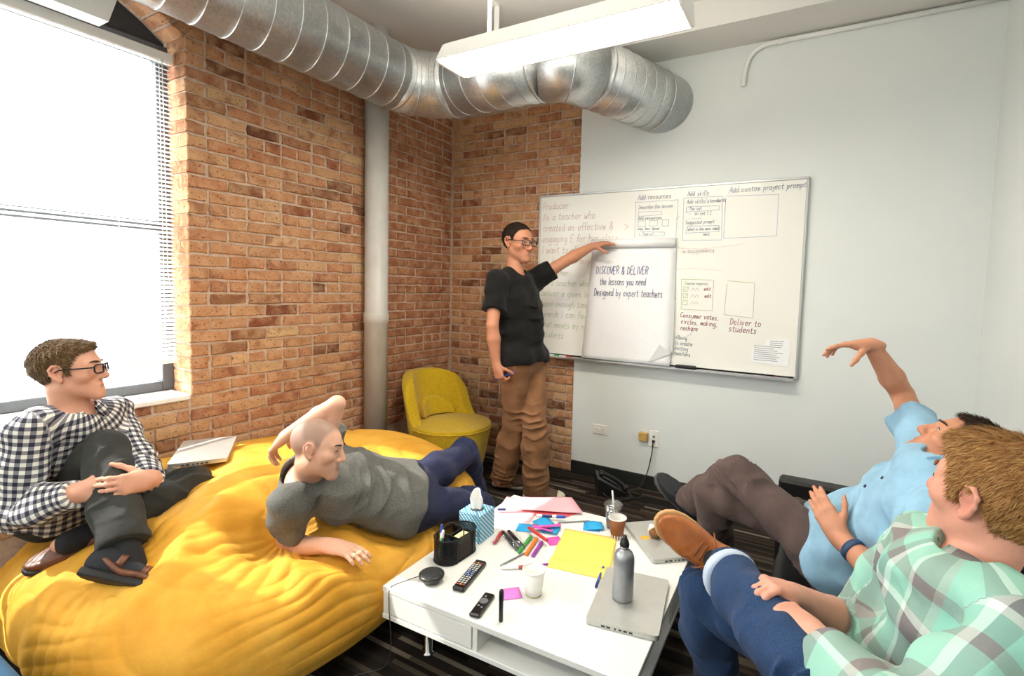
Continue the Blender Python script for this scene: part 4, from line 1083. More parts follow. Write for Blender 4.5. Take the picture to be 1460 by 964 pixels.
pen2((1.803, -1.713), (1.769, -1.846), 'slim grey ballpoint pen beside the white cup', PM['grey'], mat('silver_pen', 'b5b6b8', 0.3, 0.8), 0.0038, cat='pen')
pen2((1.595, -1.385), (1.494, -1.457), 'white pen with navy cap lying on pink paper', M_PW, PM['navy'], 0.0052, cat='pen', z=0.0105)
pen2((1.690, -1.420), (1.815, -1.358), 'white dry-erase marker with blue cap by the pink papers', M_PW, PM['blue'], 0.0075, z=0.012, band=PM['navy'])
pen2((1.795, -1.400), (1.915, -1.303), 'thin grey pencil on the far side of the table', PM['grey'], PM['grey'], 0.0036, cat='pencil')
pen2((2.120, -1.640), (2.148, -1.785), 'blue pen beside the near laptop edge', PM['blue'], PM['navy'], 0.0050, cat='pen')
pen2((1.845, -1.812), (1.925, -1.735), 'slim silver pen half hidden behind the white cup', mat('silver_pen', 'b5b6b8', 0.3, 0.8), PM['purple'], 0.0040, cat='pen')
pn = pen((1.951, -2.116, TT+0.0545), 0, 'black marker standing upright on the near table edge', PM['black'], PM['black'], 0.108, 0.0080, upright=True, group='pens and markers on the table', capfrac=0.36)
# clear pouch of markers
pch = empty('marker_pouch', (1.70, -1.65, TT), label='clear plastic pouch holding black and red markers', cat='pouch')
g = NT('clear_film'); g.t.nodes.remove(g.b); tr_ = g.n('ShaderNodeBsdfTransparent'); gl_ = g.n('ShaderNodeBsdfGlossy'); gl_.inputs['Roughness'].default_value = 0.12
mx_ = g.n('ShaderNodeMixShader'); mx_.inputs[0].default_value = 0.13; g.l(tr_.outputs[0], mx_.inputs[1]); g.l(gl_.outputs[0], mx_.inputs[2]); g.l(mx_.outputs[0], g.o.inputs[0])
f = Field((-0.11, -0.11, -0.004), (0.11, 0.11, 0.06), 0.005); f.cone((-0.05, 0.045, 0.012), (0.055, -0.045, 0.012), 0.030, 0.030, 0.02); f.cone((-0.05, 0.03, 0.010), (-0.05, -0.06, 0.010), 0.022, 0.020, 0.02)
f.half((0, 0, 0.001), (0, 0, -1), 0.003); f.band(lambda P: 0.004*wob(P, 16, 2)); V, Q = f.mesh(1); npmesh('film', V, Q, g.m, pch)
pen2((1.632, -1.620), (1.768, -1.712), 'first black marker inside the clear pouch', PM['black'], PM['black'], 0.0085, group='markers in the pouch')
pen2((1.650, -1.600), (1.784, -1.690), 'second black marker inside the clear pouch', PM['black'], PM['black'], 0.0085, group='markers in the pouch')
pen2((1.628, -1.625), (1.655, -1.722), 'red marker inside the clear pouch', PM['red'], PM['crimson'], 0.0080, group='markers in the pouch')

# laptops
laptop((2.285, -1.800, TT), -1.41, 'closed silver laptop with a steel bottle standing on it', 0.333, 0.236)
laptop((2.262, -1.312, TT), -0.863, 'closed silver laptop at the far right table corner with a muffin on it', 0.325, 0.227)
zl = max(bag_z(0.30+a, -2.17+b) for a in (-0.1, 0, 0.1) for b in (-0.1, 0, 0.1))
laptop((0.29, -2.165, zl-0.006), -0.64, 'closed pale silver laptop lying on the yellow bean bag', 0.33, 0.228, tilt=(0.02, 0.03))
# steel bottle
bt = empty('steel_bottle', (2.262, -1.815, TT+0.0200), label='grey aluminium water bottle with black cap on the laptop', cat='bottle')
M_BOT = mat('brushed_grey_steel', 'a4a7aa', 0.36, 0.65, var=0.05)
MB().lathe([(0.0, 0.0), (0.031, 0.0), (0.0355, 0.004), (0.0365, 0.012), (0.0365, 0.138), (0.035, 0.153), (0.029, 0.167), (0.020, 0.175), (0.0150, 0.179), (0.0148, 0.185)], 36, cap=False).build('body', M_BOT, bt)
MB().lathe([(0.0155, 0.182), (0.0155, 0.189)], 28).build('neck_ring', mat('chrome', 'cfd2d4', 0.12, 1.0), bt)
MB().lathe([(0.0165, 0.189), (0.0170, 0.196), (0.0140, 0.206), (0.0080, 0.217), (0.0066, 0.226), (0.0, 0.227)], 24, cap=False).build('cap', M_BLACK, bt)
# muffin in wrapper
mf = empty('muffin', (2.236, -1.322, TT+0.020), label='crumbly wrapped muffin on the far laptop', cat='muffin')
f = Field((-0.05, -0.05, -0.004), (0.05, 0.05, 0.06), 0.0028); f.ball((0, 0, 0.021), (0.028, 0.027, 0.022), 0.01); f.ball((0.006, -0.004, 0.03), (0.020, 0.020, 0.015), 0.01); f.half((0, 0, 0.001), (0, 0, -1), 0.003)
f.band(lambda P: 0.0035*wob(P, 70, 4)+0.002*wob(P, 140, 5), 0.02); V, Q = f.mesh(0); npmesh('cake', V, Q, mat('muffin_crumb', '8f6236', 0.9, var=0.35, nscale=120, bump=0.8, bscale=260, bdist=0.004), mf)
f = Field((-0.05, -0.05, -0.004), (0.05, 0.05, 0.06), 0.003); f.ball((-0.012, 0.012, 0.024), (0.026, 0.022, 0.026), 0.01); f.half((0, 0, 0.001), (0, 0, -1), 0.003); f.band(lambda P: 0.005*wob(P, 40, 9), 0.02); V, Q = f.mesh(1); npmesh('wrapper', V, Q, mat('white_wrapper', 'e8e2da', 0.5), mf)
MB().box((-0.020, -0.014, 0.0), (0.020, 0.014, 0.0012)).build('paper_scrap', mat('orange_yellow_scrap', 'f0b63a', 0.6), None, (2.200, -1.352, TT+0.0198), label='small orange yellow paper scrap beside the muffin', cat='paper scrap').rotation_euler = (0, 0, 0.5)

# cups
def cup(name, loc, label, H, r0, r1, m, lid=None, rim=None, grp=None, wall=0.0012):
    e = empty(name, loc, label=label, cat='cup', group=grp)
    MB().lathe([(0.0, 0.003), (r0-wall, 0.003), (r1-wall, H), (r1, H), (r0, 0.0), (0.0, 0.0)], 36, cap=False).build('body', m, e)
    MB().lathe([(r1-0.001, H-0.002), (r1+0.0022, H-0.001), (r1+0.0024, H+0.0015), (r1, H+0.003), (r1-0.0015, H+0.001)], 36, cap=False).build('rim', rim or m, e)
    return e
M_CUPW = mat('white_paper_cup', 'f1efe9', 0.5, var=0.01)
c1 = cup('paper_cup', (1.969, -1.932, TT), 'plain white paper cup at the middle of the table', 0.092, 0.028, 0.040, M_CUPW)
MB().lathe([(0.0, 0.07), (0.0355, 0.07)], 30, cap=False).build('drink', mat('milky_drink', 'e9dcc8', 0.3), c1)
MB().lathe([(0.0284, 0.0), (0.0288, 0.006), (0.0280, 0.006)], 30, cap=False).build('base_ring', mat('olive_ring', 'a8a070', 0.6), c1)
c2 = cup('coffee_cup', (2.076, -1.372, TT), 'brown paper coffee cup with white rim on the table', 0.088, 0.026, 0.039, mat('brown_paper_cup', '8a4f2a', 0.6, var=0.08, nscale=60), rim=M_CUPW)
MB().lathe([(0.026-0.0014, 0.006), (0.039-0.0016, 0.0875)], 36, cap=False).build('liner', M_CUPW, c2)
for i in range(14):
    a = 2*math.pi*i/14; MB().box((-0.003, -0.0008, 0.0), (0.003, 0.0006, 0.014), 0, Matrix.Rotation(a, 4, 'Z') @ Matrix.Translation((0, -0.0272, 0.001)) @ Matrix.Rotation(0.14, 4, 'X')).build('white_bar', M_CUPW, c2)
clear = NT('clear_plastic'); clear.t.nodes.remove(clear.b); t1 = clear.n('ShaderNodeBsdfTransparent'); g1 = clear.n('ShaderNodeBsdfGlossy'); g1.inputs['Roughness'].default_value = 0.08
t1.inputs[0].default_value = (0.93, 0.94, 0.94, 1); m1 = clear.n('ShaderNodeMixShader'); m1.inputs[0].default_value = 0.24; clear.l(t1.outputs[0], m1.inputs[1]); clear.l(g1.outputs[0], m1.inputs[2]); clear.l(m1.outputs[0], clear.o.inputs[0])
c3 = cup('iced_drink_cup', (2.028, -1.300, TT), 'clear plastic cup with lid and straw and a little coffee', 0.108, 0.028, 0.041, clear.m)
MB().lathe([(0.0, 0.004), (0.0265, 0.004), (0.0305, 0.034), (0.0, 0.034)], 30, cap=False).build('coffee', mat('iced_coffee', '7a4626', 0.2), c3)
MB().lathe([(0.043, 0.106), (0.044, 0.112), (0.038, 0.114), (0.036, 0.119), (0.0, 0.119)], 36, cap=False).build('lid', clear.m, c3)
MB().tube([(0.008, 0.004, 0.010), (0.0, 0.0, 0.115), (-0.006, -0.004, 0.175)], 0.0038, 10).build('straw', mat('white_straw', 'f0e9e6', 0.4), c3)

# voice speaker puck with cable
sp_ = empty('smart_speaker', (1.607, -2.062, TT), label='round black speaker puck at the left table corner', cat='speaker')
MB().lathe([(0.0, 0.0), (0.030, 0.0), (0.033, 0.004), (0.046, 0.020), (0.0475, 0.026), (0.046, 0.030), (0.041, 0.0325)], 40, cap=False).build('body', mat('dark_speaker_plastic', '1e1f20', 0.35), sp_)
MB().lathe([(0.041, 0.0315), (0.039, 0.0335), (0.0, 0.0345)], 40, cap=False).build('grille', mat('speaker_cloth', '2f3132', 0.9, bump=0.6, bscale=900), sp_)
for a in (0.4, 2.0, 3.6, 5.2): MB().lathe([(0.0, 0), (0.0022, 0), (0.0018, 0.0012), (0, 0.0014)], 8, (0.036*math.cos(a), 0.036*math.sin(a), 0.0325), cap=False).build('button', mat('grey_button', '8a8c8e', 0.4), sp_)
MB().tube(spline([(1.560, -2.075, TT+0.012), (1.535, -2.110, TT+0.006), (1.515, -2.150, TT+0.004), (1.507, -2.172, TT-0.006), (1.510, -2.178, 0.24), (1.525, -2.182, 0.10), (1.50, -2.19, 0.02), (1.43, -2.26, 0.004), (1.38, -2.36, 0.004), (1.36, -2.50, 0.004)], 8), 0.0018, 8).build('speaker_cable', mat('grey_cable', '3a3a3a', 0.5), None, label='thin dark cable from the speaker over the table edge to the floor', cat='cable')

# remotes
def remote(loc, rz, L, W, H, label, big):
    e = empty('remote_control', loc, rz, label=label, cat='remote', group='remote controls on the table')
    MB().box((-L/2, -W/2, 0), (L/2, W/2, H), 0.005).build('body', mat('black_remote', '141416', 0.3), e)
    if big:
        kc = [mat('key_white', 'd9d9d6', 0.5), mat('key_blue', '8fa6cf', 0.5), mat('key_red', 'c2483f', 0.5), mat('key_yellow', 'd8b84a', 0.5)]
        for r in range(13):
            for c in range(3 if r not in (6, 7) else 2):
                k = kc[0] if r not in (5, 6, 7, 12, 0) else kc[1 if r in (5, 6, 7) else 2 if c != 1 else 3]
                w = 0.0042 if r not in (6, 7) else 0.006; y = (c-1)*0.012 if r not in (6, 7) else (c-0.5)*0.018
                MB().box((-L/2+0.022+r*0.0125-0.003, y-w, H), (-L/2+0.022+r*0.0125+0.003, y+w, H+0.0015), 0.0005).build('key', k, e)
    else:
        MB().lathe([(0.0155, H), (0.016, H+0.001), (0.0145, H+0.0016), (0.013, H+0.0008), (0.0, H+0.0006)], 30, (0.012, 0, 0), cap=False).build('dial', mat('grey_dial', '6d6f72', 0.35), e)
        for x, y in ((0.038, 0.004), (-0.016, 0.006), (-0.022, -0.008)): MB().box((x-0.003, y-0.003, H), (x+0.003, y+0.003, H+0.001)).build('key', mat('key_grey', '9a9a9a', 0.5), e)
    return e
remote((1.714, -1.968, TT), math.atan2(0.194, -0.036), 0.198, 0.047, 0.018, 'long black television remote with white and blue keys', True)
remote((1.856, -2.088, TT), math.atan2(0.120, -0.022), 0.128, 0.040, 0.015, 'short black remote with round grey dial at the table edge', False)

# tissue box
def tissue_mat():
    t = NT('blue_woven_print'); p = t.sep(t.coord('Object'))
    hx = t.math('ADD', p[0], p[1])
    a = t.math('FRACT', t.math('MULTIPLY', t.math('ADD', hx, p[2]), 1/0.019)); b = t.math('FRACT', t.math('MULTIPLY', t.math('SUBTRACT', hx, p[2]), 1/0.0115))
    s = t.math('MULTIPLY', t.math('LESS_THAN', a, 0.52), t.math('LESS_THAN', b, 0.60))
    t.base(t.mix(s, '3f9cc0', 'e8f2f4')); return t.setp(0.5, 0, 0.4)
tb = empty('tissue_box', (1.543, -1.694, TT), 0.03, label='cube tissue box with blue woven pattern and a tissue sticking out', cat='tissue box')
MB().box((-0.056, -0.056, 0), (0.056, 0.056, 0.122), 0.002).build('box', tissue_mat(), tb)
MB().lathe([(0.0, 0.1222), (0.030, 0.1222), (0.030, 0.1228), (0.0, 0.1228)], 24, cap=False).build('opening', mat('dark_slot', '3a4a52', 0.8), tb)
f = Field((-0.05, -0.04, 0.11), (0.05, 0.04, 0.22), 0.003)
def tis(X, Y, Z):
    t = np.clip((Z-0.118)/0.085, 0, 1); wx = 0.020+0.014*np.sin(np.pi*np.clip(t*0.9, 0, 1))-0.006*t; cy = 0.008*np.sin(85*X+2*t)*(0.4+t)+0.003*np.sin(190*X+1)
    top = 0.212-0.55*np.abs(X+0.008)-0.9*np.maximum(X-0.010, 0)
    return np.maximum(np.maximum(np.abs(X+0.002)-wx, np.abs(Y-cy)-0.006), np.maximum(Z-top, 0.118-Z))*0.6
f.put(tis, f.lo, f.lo+f.n*f.h, 0.006); V, Q = f.mesh(2); npmesh('tissue', V, Q, mat('white_tissue', 'f6f5f2', 0.9, var=0.0), tb)

# black mesh desk organiser
def wire_mesh_mat():
    t = NT('black_wire_mesh'); p = t.sep(t.coord('Object')); u = t.math('ADD', p[0], p[1])
    hole = t.math('MULTIPLY', t.math('LESS_THAN', t.math('FRACT', t.math('MULTIPLY', u, 1/0.0034)), 0.52), t.math('LESS_THAN', t.math('FRACT', t.math('MULTIPLY', p[2], 1/0.0034)), 0.52))
    tr = t.n('ShaderNodeBsdfTransparent'); mx = t.n('ShaderNodeMixShader'); t.l(hole, mx.inputs[0]); t.l(t.b.outputs[0], mx.inputs[1]); t.l(tr.outputs[0], mx.inputs[2]); t.l(mx.outputs[0], t.o.inputs[0])
    t.base('141415'); return t.setp(0.4, 0.3, 0.4)
M_MESH = wire_mesh_mat(); M_WIRE = mat('black_wire', '131314', 0.4, 0.3)
og = empty('desk_organiser', (1.563, -1.868, TT), -0.06, label='black wire mesh desk organiser with pens and notes inside', cat='organiser')
hw_, hl_, Ho = 0.053, 0.098, 0.098
def outline(n=14):
    p = []
    for i in range(n+1): a = math.pi+math.pi*i/n; p.append((hw_*math.cos(a), -hl_+hw_*0.9+hw_*0.9*math.sin(a)))
    for i in range(n+1): a = math.pi*i/n; p.append((hw_*math.cos(a), hl_-hw_*0.9+hw_*0.9*math.sin(a)))
    return p
ol = outline(); no = len(ol)
def wall_strip(pts, z0, z1, th=0.0008, closed=True):
    vs = []; fs = []; n = len(pts)
    for (x, y) in pts:
        l = math.hypot(x, y) or 1; k = 1-th/l
        vs += [(x, y, z0), (x, y, z1), (x*k, y*k, z0), (x*k, y*k, z1)]
    for i in range(n if closed else n-1):
        a, b = i*4, ((i+1) % n)*4; fs += [(a, b, b+1, a+1), (b+2, a+2, a+3, b+3)]
    return MB().add(vs, fs)
wall_strip(ol, 0.002, Ho).build('mesh_wall', M_MESH, og)
for z in (0.003, Ho): MB().tube([(x, y, z) for x, y in ol+ol[:1]], 0.0026, 8, cap=False).build('rim_wire', M_WIRE, og)
MB().prism(ol, 0.0, 0.0025, 'xy').build('floor_plate', M_WIRE, og)
for (x0, y0, x1, y1) in ((-hw_, -0.035, hw_, -0.035), (-hw_, 0.045, hw_, 0.045), (0.0, -0.035, 0.0, 0.045)):
    MB().box((min(x0, x1)-0.0004, min(y0, y1)-0.0004, 0.003), (max(x0, x1)+0.0004, max(y0, y1)+0.0004, Ho-0.004)).build('divider', M_MESH, og)
    MB().tube([(x0, y0, Ho-0.003), (x1, y1, Ho-0.003)], 0.0024, 8).build('divider_wire', M_WIRE, og)
for (x, y) in ((hw_, -0.048), (-hw_, -0.048), (hw_, 0.048), (-hw_, 0.048)): MB().tube([(x, y, 0), (x, y, Ho)], 0.0032, 8).build('post', M_WIRE, og)
MB().tube(spline([(-hw_, -0.01, Ho), (-0.04, 0.0, Ho+0.022), (0.0, 0.004, Ho+0.030), (0.04, 0.0, Ho+0.022), (hw_, -0.01, Ho)], 6), 0.0028, 8).build('handle', M_WIRE, og)
def standing_pen(x, y, lean, label, body, cap, L, r):
    e = pen((x, y, TT+0.004+L/2*math.cos(lean[1])), 0, label, body, cap, L, r, upright=True, group='pens in the organiser', capfrac=0.25)
    e.rotation_euler = (lean[0], -math.pi/2+lean[1], 0); return e
standing_pen(1.548, -1.935, (0.0, 0.10), 'green capped pen standing in the organiser', PM['green'], M_PW, 0.125, 0.0062)
standing_pen(1.532, -1.922, (0.08, 0.06), 'white and blue pen standing in the organiser', M_PW, PM['blue'], 0.14, 0.0048)
MB().box((-0.019, -0.032, 0), (0.019, 0.032, 0.062), 0.001).build('note_block', mat('orange_notes', 'd98a3a', 0.7), None, (1.592, -1.862, TT+0.003), label='orange note block standing in the organiser', cat='note pad')
MB().box((-0.019, -0.030, 0), (0.019, 0.030, 0.024), 0.001).build('note_block', mat('cream_notes', 'efe3b4', 0.7), None, (1.592, -1.862, TT+0.066), label='cream sticky note block on top of the orange notes', cat='note pad')
MB().box((-0.016, -0.034, 0), (0.016, 0.030, 0.05), 0.001).build('index_cards', mat('blue_cards', '4a6ea8', 0.7), None, (1.537, -1.862, TT+0.003), label='blue index cards inside the organiser', cat='cards')
# ------------------------------------------------------------------ people
def skin_material():
    t = NT('skin'); oc = t.coord('Object'); tint = t.attr('tint', 'Color')
    n = t.noise(oc, 40, 4)
    c = t.mix(t.math('MULTIPLY', n, 0.22), tint, 'b86a52', 'MULTIPLY')
    t.base(c); t.bump(t.noise(oc, 420, 3), 0.12, 0.002)
    t.b.inputs['Subsurface Weight'].default_value = 0.08; t.b.inputs['Subsurface Radius'].default_value = (0.012, 0.005, 0.003)
    return t.setp(0.5, 0, 0.35)
M_SKIN = skin_material()
def cloth_mat(name, color, rough=0.9, heather=0.0, wscale=700.0, color2=None):
    if name in MATS: return MATS[name]
    t = NT(name); oc = t.coord('Object'); c = lin(color)
    n = t.noise(oc, 14, 4); lo = tuple(v*0.84 for v in c[:3])+(1,); hi = tuple(min(1, v*1.12) for v in c[:3])+(1,)
    col = t.ramp(n, [(0.3, lo), (0.7, hi)])
    if heather: col = t.mix(t.math('MULTIPLY', t.ramp(t.noise(oc, 300, 2), [(0.4, (0, 0, 0, 1)), (0.6, (1, 1, 1, 1))]), heather), col, color2)
    t.base(col)
    t.bump(t.math('ADD', t.noise(oc, wscale, 2), t.math('MULTIPLY', t.noise(oc, 24, 4), 2.2)), 0.28, 0.004)
    t.b.inputs['Sheen Weight'].default_value = 0.06
    MATS[name] = t.setp(rough, 0, 0.2); return MATS[name]
def plaid_mat(name, kind):
    t = NT(name); w = t.sep(t.attr('weave')); oc = t.coord('Object')
    if kind == 'gingham':
        def stripe(c):
            f = t.math('FRACT', t.math('MULTIPLY', c, 1/0.0265)); return t.math('LESS_THAN', f, 0.5)
        s = t.math('ADD', stripe(w[0]), stripe(w[1]))
        c = t.ramp(t.math('MULTIPLY', s, 0.5), [(0.0, 'e9e6dc'), (0.3, '83828a'), (0.8, '33343f')], 'CONSTANT')
    else:
        def bands(c, seed):
            f = t.math('FRACT', t.math('ADD', t.math('MULTIPLY', c, 1/0.225), seed)); return f
        a = t.ramp(bands(w[0], 0.1), [(0, '92c2b0'), (0.24, 'cddbd0'), (0.30, '827b7a'), (0.52, 'a6a79f'), (0.60, '8cc2b1'), (0.80, '74807f'), (0.92, 'd2dfd6')], 'CONSTANT')
        b = t.ramp(bands(w[1], 0.35), [(0, '9acdbb'), (0.24, '7c787a'), (0.46, 'd5e2d9'), (0.54, '8cc5b3'), (0.76, '8d8684'), (0.90, '9ccab9')], 'CONSTANT')
        c = t.mix(0.5, a, b)
    t.base(c); t.bump(t.math('ADD', t.noise(oc, 700, 2), t.math('MULTIPLY', t.noise(oc, 22, 4), 2.2)), 0.28, 0.004)
    return t.setp(0.9, 0, 0.2)
def hair_mat(name, a, b):
    t = NT(name); sv = t.sep(t.attr('tint')); t.base(t.ramp(sv[0], [(0.0, a), (1.0, b)])); return t.setp(0.7, 0, 0.12)
def brow_mat(name, a, b): return mat(name, a, 0.8, var=0.2, nscale=200)
M_SOCK = mat('black_sock', '1d1e22', 0.95, bump=0.3, bscale=500)
M_EYE = mat('eye_white', 'c6bcb2', 0.25, var=0.0)
M_LEATHER_B = mat('brown_leather', '6a3c22', 0.42, var=0.2, nscale=30, bump=0.15, bscale=150)
M_DARKSOLE = mat('dark_rubber', '1d1b19', 0.7, var=0.1)

HANDF = [(0.027, 0.094, 0.080, 0.0086), (0.009, 0.098, 0.088, 0.0088), (-0.010, 0.094, 0.081, 0.0084), (-0.027, 0.085, 0.064, 0.0075)]   # lateral, knuckle distance, length, radius
def hand(S, w, D, N, side, curl=0.35, spread=0.05, thumb=(0.6, 0.3), s=1.0, k=0.006):
    """palm of four metacarpals, four unequal jointed fingers and a thumb leaving the side of the palm. side: 'R' or 'L'"""
    D = nrm(D); N = nrm(N-D*(np.dot(N, D))); T = np.cross(D, N)*(1 if side == 'R' else -1)
    w = np.asarray(w, float); cl = curl if hasattr(curl, '__len__') else [curl, curl*1.05, curl*1.1, curl*1.15]
    for i, (lat, kd, ln, r) in enumerate(HANDF):
        b0 = w+T*lat*0.55*s; kn = w+(D*kd*0.92+T*lat)*s
        S.cone(b0, kn, 0.0135*s, 0.0115*s, k=0.014, fwd=N, flat=0.85)
        a = spread*(1.5-i); d = nrm(D*math.cos(a)+T*math.sin(a)); p = kn; ang = 0.0
        for q, (fr, ca) in enumerate(((0.46, 0.9), (0.30, 1.15), (0.24, 0.75))):
            ang += cl[i]*ca; dd = d*math.cos(ang)+N*math.sin(ang); p2 = p+dd*ln*fr*s
            S.cone(p, p2, r*s*(1-0.07*q), r*s*(0.93-0.07*q), k=k); p = p2
    S.cone(w+D*0.015*s+T*0.014*s, w+D*0.060*s+T*0.022*s+N*0.006*s, 0.015*s, 0.013*s, k=0.014)      # thenar pad
    p = w+D*0.022*s+T*0.020*s; dt = nrm(D*0.62+T*0.78*thumb[0]/0.6+N*thumb[1])
    for ln, r0, r1 in ((0.044, 0.0135, 0.0105), (0.034, 0.0100, 0.0092), (0.026, 0.0092, 0.0072)):
        p2 = p+dt*ln*s; S.cone(p, p2, r0*s, r1*s, k=0.008); p = p2; dt = nrm(dt+D*0.30+N*thumb[1]*0.5)
    S.cone(w-D*0.02*s, w+D*0.03*s, 0.029*s, 0.034*s, k=0.015, fwd=N, flat=0.60)

class Head:
    def __init__(h, c, F, U, s=1.0):
        h.c = np.asarray(c, float); h.F = nrm(F); h.U = nrm(np.asarray(U, float)-h.F*np.dot(U, h.F)); h.L = np.cross(h.U, h.F); h.s = s
        h.M = np.stack([h.L, h.F, h.U])
    def W(h, x, y, z): return h.c+h.s*(h.L*x+h.F*y+h.U*z)
    def loc(h, P): return ((np.asarray(P)-h.c)@h.M.T)/h.s
    def skin(h, S):
        s = h.s; W = h.W
        B = lambda p, r, k=0.02, mode='u': S.ball(W(*p), np.asarray(r if hasattr(r, '__len__') else (r, r, r))*s, k*s, mode, h.M)
        Cn = lambda a, b, ra, rb, k=0.012, **kw: S.cone(W(*a), W(*b), ra*s, rb*s, k*s, **kw)
        B((0, -0.020, 0.036), (0.0745, 0.098, 0.086)); B((0, 0.028, 0.000), (0.066, 0.062, 0.088), 0.03)
        B((0, 0.014, -0.052), (0.051, 0.055, 0.044), 0.03)
        for q in (-1, 1):
            Cn((q*0.050, -0.004, -0.046), (q*0.015, 0.068, -0.099), 0.014, 0.015, 0.03)
            B((q*0.046, 0.052, -0.020), (0.022, 0.026, 0.020), 0.025)
            Cn((q*0.014, 0.085, 0.026), (q*0.046, 0.066, 0.024), 0.009, 0.008, 0.014)
        B((0, 0.077, -0.101), (0.022, 0.019, 0.017), 0.02); B((0, 0.064, -0.066), (0.032, 0.026, 0.030), 0.025)
        for q in (-1, 1): B((q*0.031, 0.096, 0.006), (0.019, 0.017, 0.013), 0.014, 's')
        for q in (-1, 1): B((q*0.031, 0.0725, 0.0035), (0.0165, 0.0148, 0.0136), 0.005)
        for q in (-1, 1): Cn((q*0.018, 0.0860, 0.0140), (q*0.044, 0.0765, 0.0125), 0.0042, 0.0038, 0.005)
        Cn((0, 0.084, 0.020), (0, 0.105, -0.026), 0.0085, 0.0120, 0.014); B((0, 0.105, -0.033), (0.0125, 0.0125, 0.0105), 0.008)
        for q in (-1, 1): B((q*0.0125, 0.094, -0.036), (0.0085, 0.011, 0.0085), 0.006)
        Cn((-0.017, 0.0845, -0.0655), (0.017, 0.0845, -0.0655), 0.0060, 0.0060, 0.008); Cn((0, 0.089, -0.064), (0, 0.089, -0.0645), 0.0062, 0.0062, 0.008)
        Cn((-0.014, 0.0845, -0.0770), (0.014, 0.0845, -0.0770), 0.0072, 0.0072, 0.008)
        Cn((-0.024, 0.0925, -0.0710), (0.024, 0.0925, -0.0710), 0.0022, 0.0022, 0.004, mode='s')
        for q in (-1, 1):   # ears: helix ring, lobe, shell
            e = lambda y, z, o=0.0: (q*(0.0775+o), y, z)
            ring = [e(0.004, -0.006, -0.003), e(0.006, 0.016, 0.0), e(-0.004, 0.029, 0.004), e(-0.018, 0.031, 0.009), e(-0.027, 0.018, 0.012), e(-0.025, 0.0, 0.011), e(-0.016, -0.020, 0.007), e(-0.004, -0.031, 0.001), e(0.002, -0.024, -0.002)]
            for a, b in zip(ring, ring[1:]): Cn(a, b, 0.0044, 0.0044, 0.005)
            B(e(-0.004, -0.026, 0.001), (0.004, 0.009, 0.010), 0.006); B(e(-0.010, 0.004, 0.000), (0.005, 0.016, 0.026), 0.006)
            B(e(-0.004, -0.002, 0.008), (0.006, 0.009, 0.012), 0.004, 's')
    def hairline(h, y, ax, kind):
        if kind == 'short': return np.interp(y, [-0.13, -0.085, -0.050, -0.034, -0.02, 0.002, 0.010, 0.022, 0.034, 0.055, 0.085, 0.11], [-0.078, -0.074, -0.050, 0.012, 0.030, 0.026, -0.006, -0.004, 0.040, 0.070, 0.086, 0.092])
        if kind == 'receding': return np.interp(y, [-0.13, -0.085, -0.050, -0.034, -0.02, 0.002, 0.010, 0.024, 0.034, 0.055, 0.085, 0.11], [-0.066, -0.062, -0.042, 0.014, 0.032, 0.030, 0.006, 0.010, 0.050, 0.078, 0.092, 0.098])
    def hair(h, kind, thick, res=0.004, top=None, seed=0, rough=0.004):
        R = 0.17*h.s; f = Field(h.c-R, h.c+R, res); s = h.s
        f.ball(h.W(0, -0.020, 0.036), V3(0.0745+thick*0.9, 0.098+thick, 0.086+thick)*s, 0.01, 'u', h.M)
        f.ball(h.W(0, 0.028, 0.000), V3(0.066+thick*0.9, 0.062+thick*0.8, 0.088+thick)*s, 0.03*s, 'u', h.M)
        if top: 
            for (p, r) in top: f.ball(h.W(*p), V3(*r)*s, 0.02, 'u', h.M)
        def cut(X, Y, Z):
            x, y, z = X-h.c[0], Y-h.c[1], Z-h.c[2]
            l = [(x*h.M[i][0]+y*h.M[i][1]+z*h.M[i][2])/s for i in range(3)]
            return (l[2]-h.hairline(l[1], np.abs(l[0]), kind))*s*0.7*1.0
        def cf(X, Y, Z): return cut(X, Y, Z)
        f.put(lambda X, Y, Z: cf(X, Y, Z), f.lo, f.lo+f.n*f.h, 0.010, 's') if False else f.put(lambda X, Y, Z: cut(X, Y, Z), f.lo, f.lo+f.n*f.h, 0.008, 's') if False else None
        I = cut(*f.pts((slice(None),)*3)); f.F = np.maximum(f.F, -I).astype(np.float32)
        f.band(lambda P: rough*wob(P, 28, seed)+0.5*rough*wob(P, 60, seed+1)); return f.mesh(1)

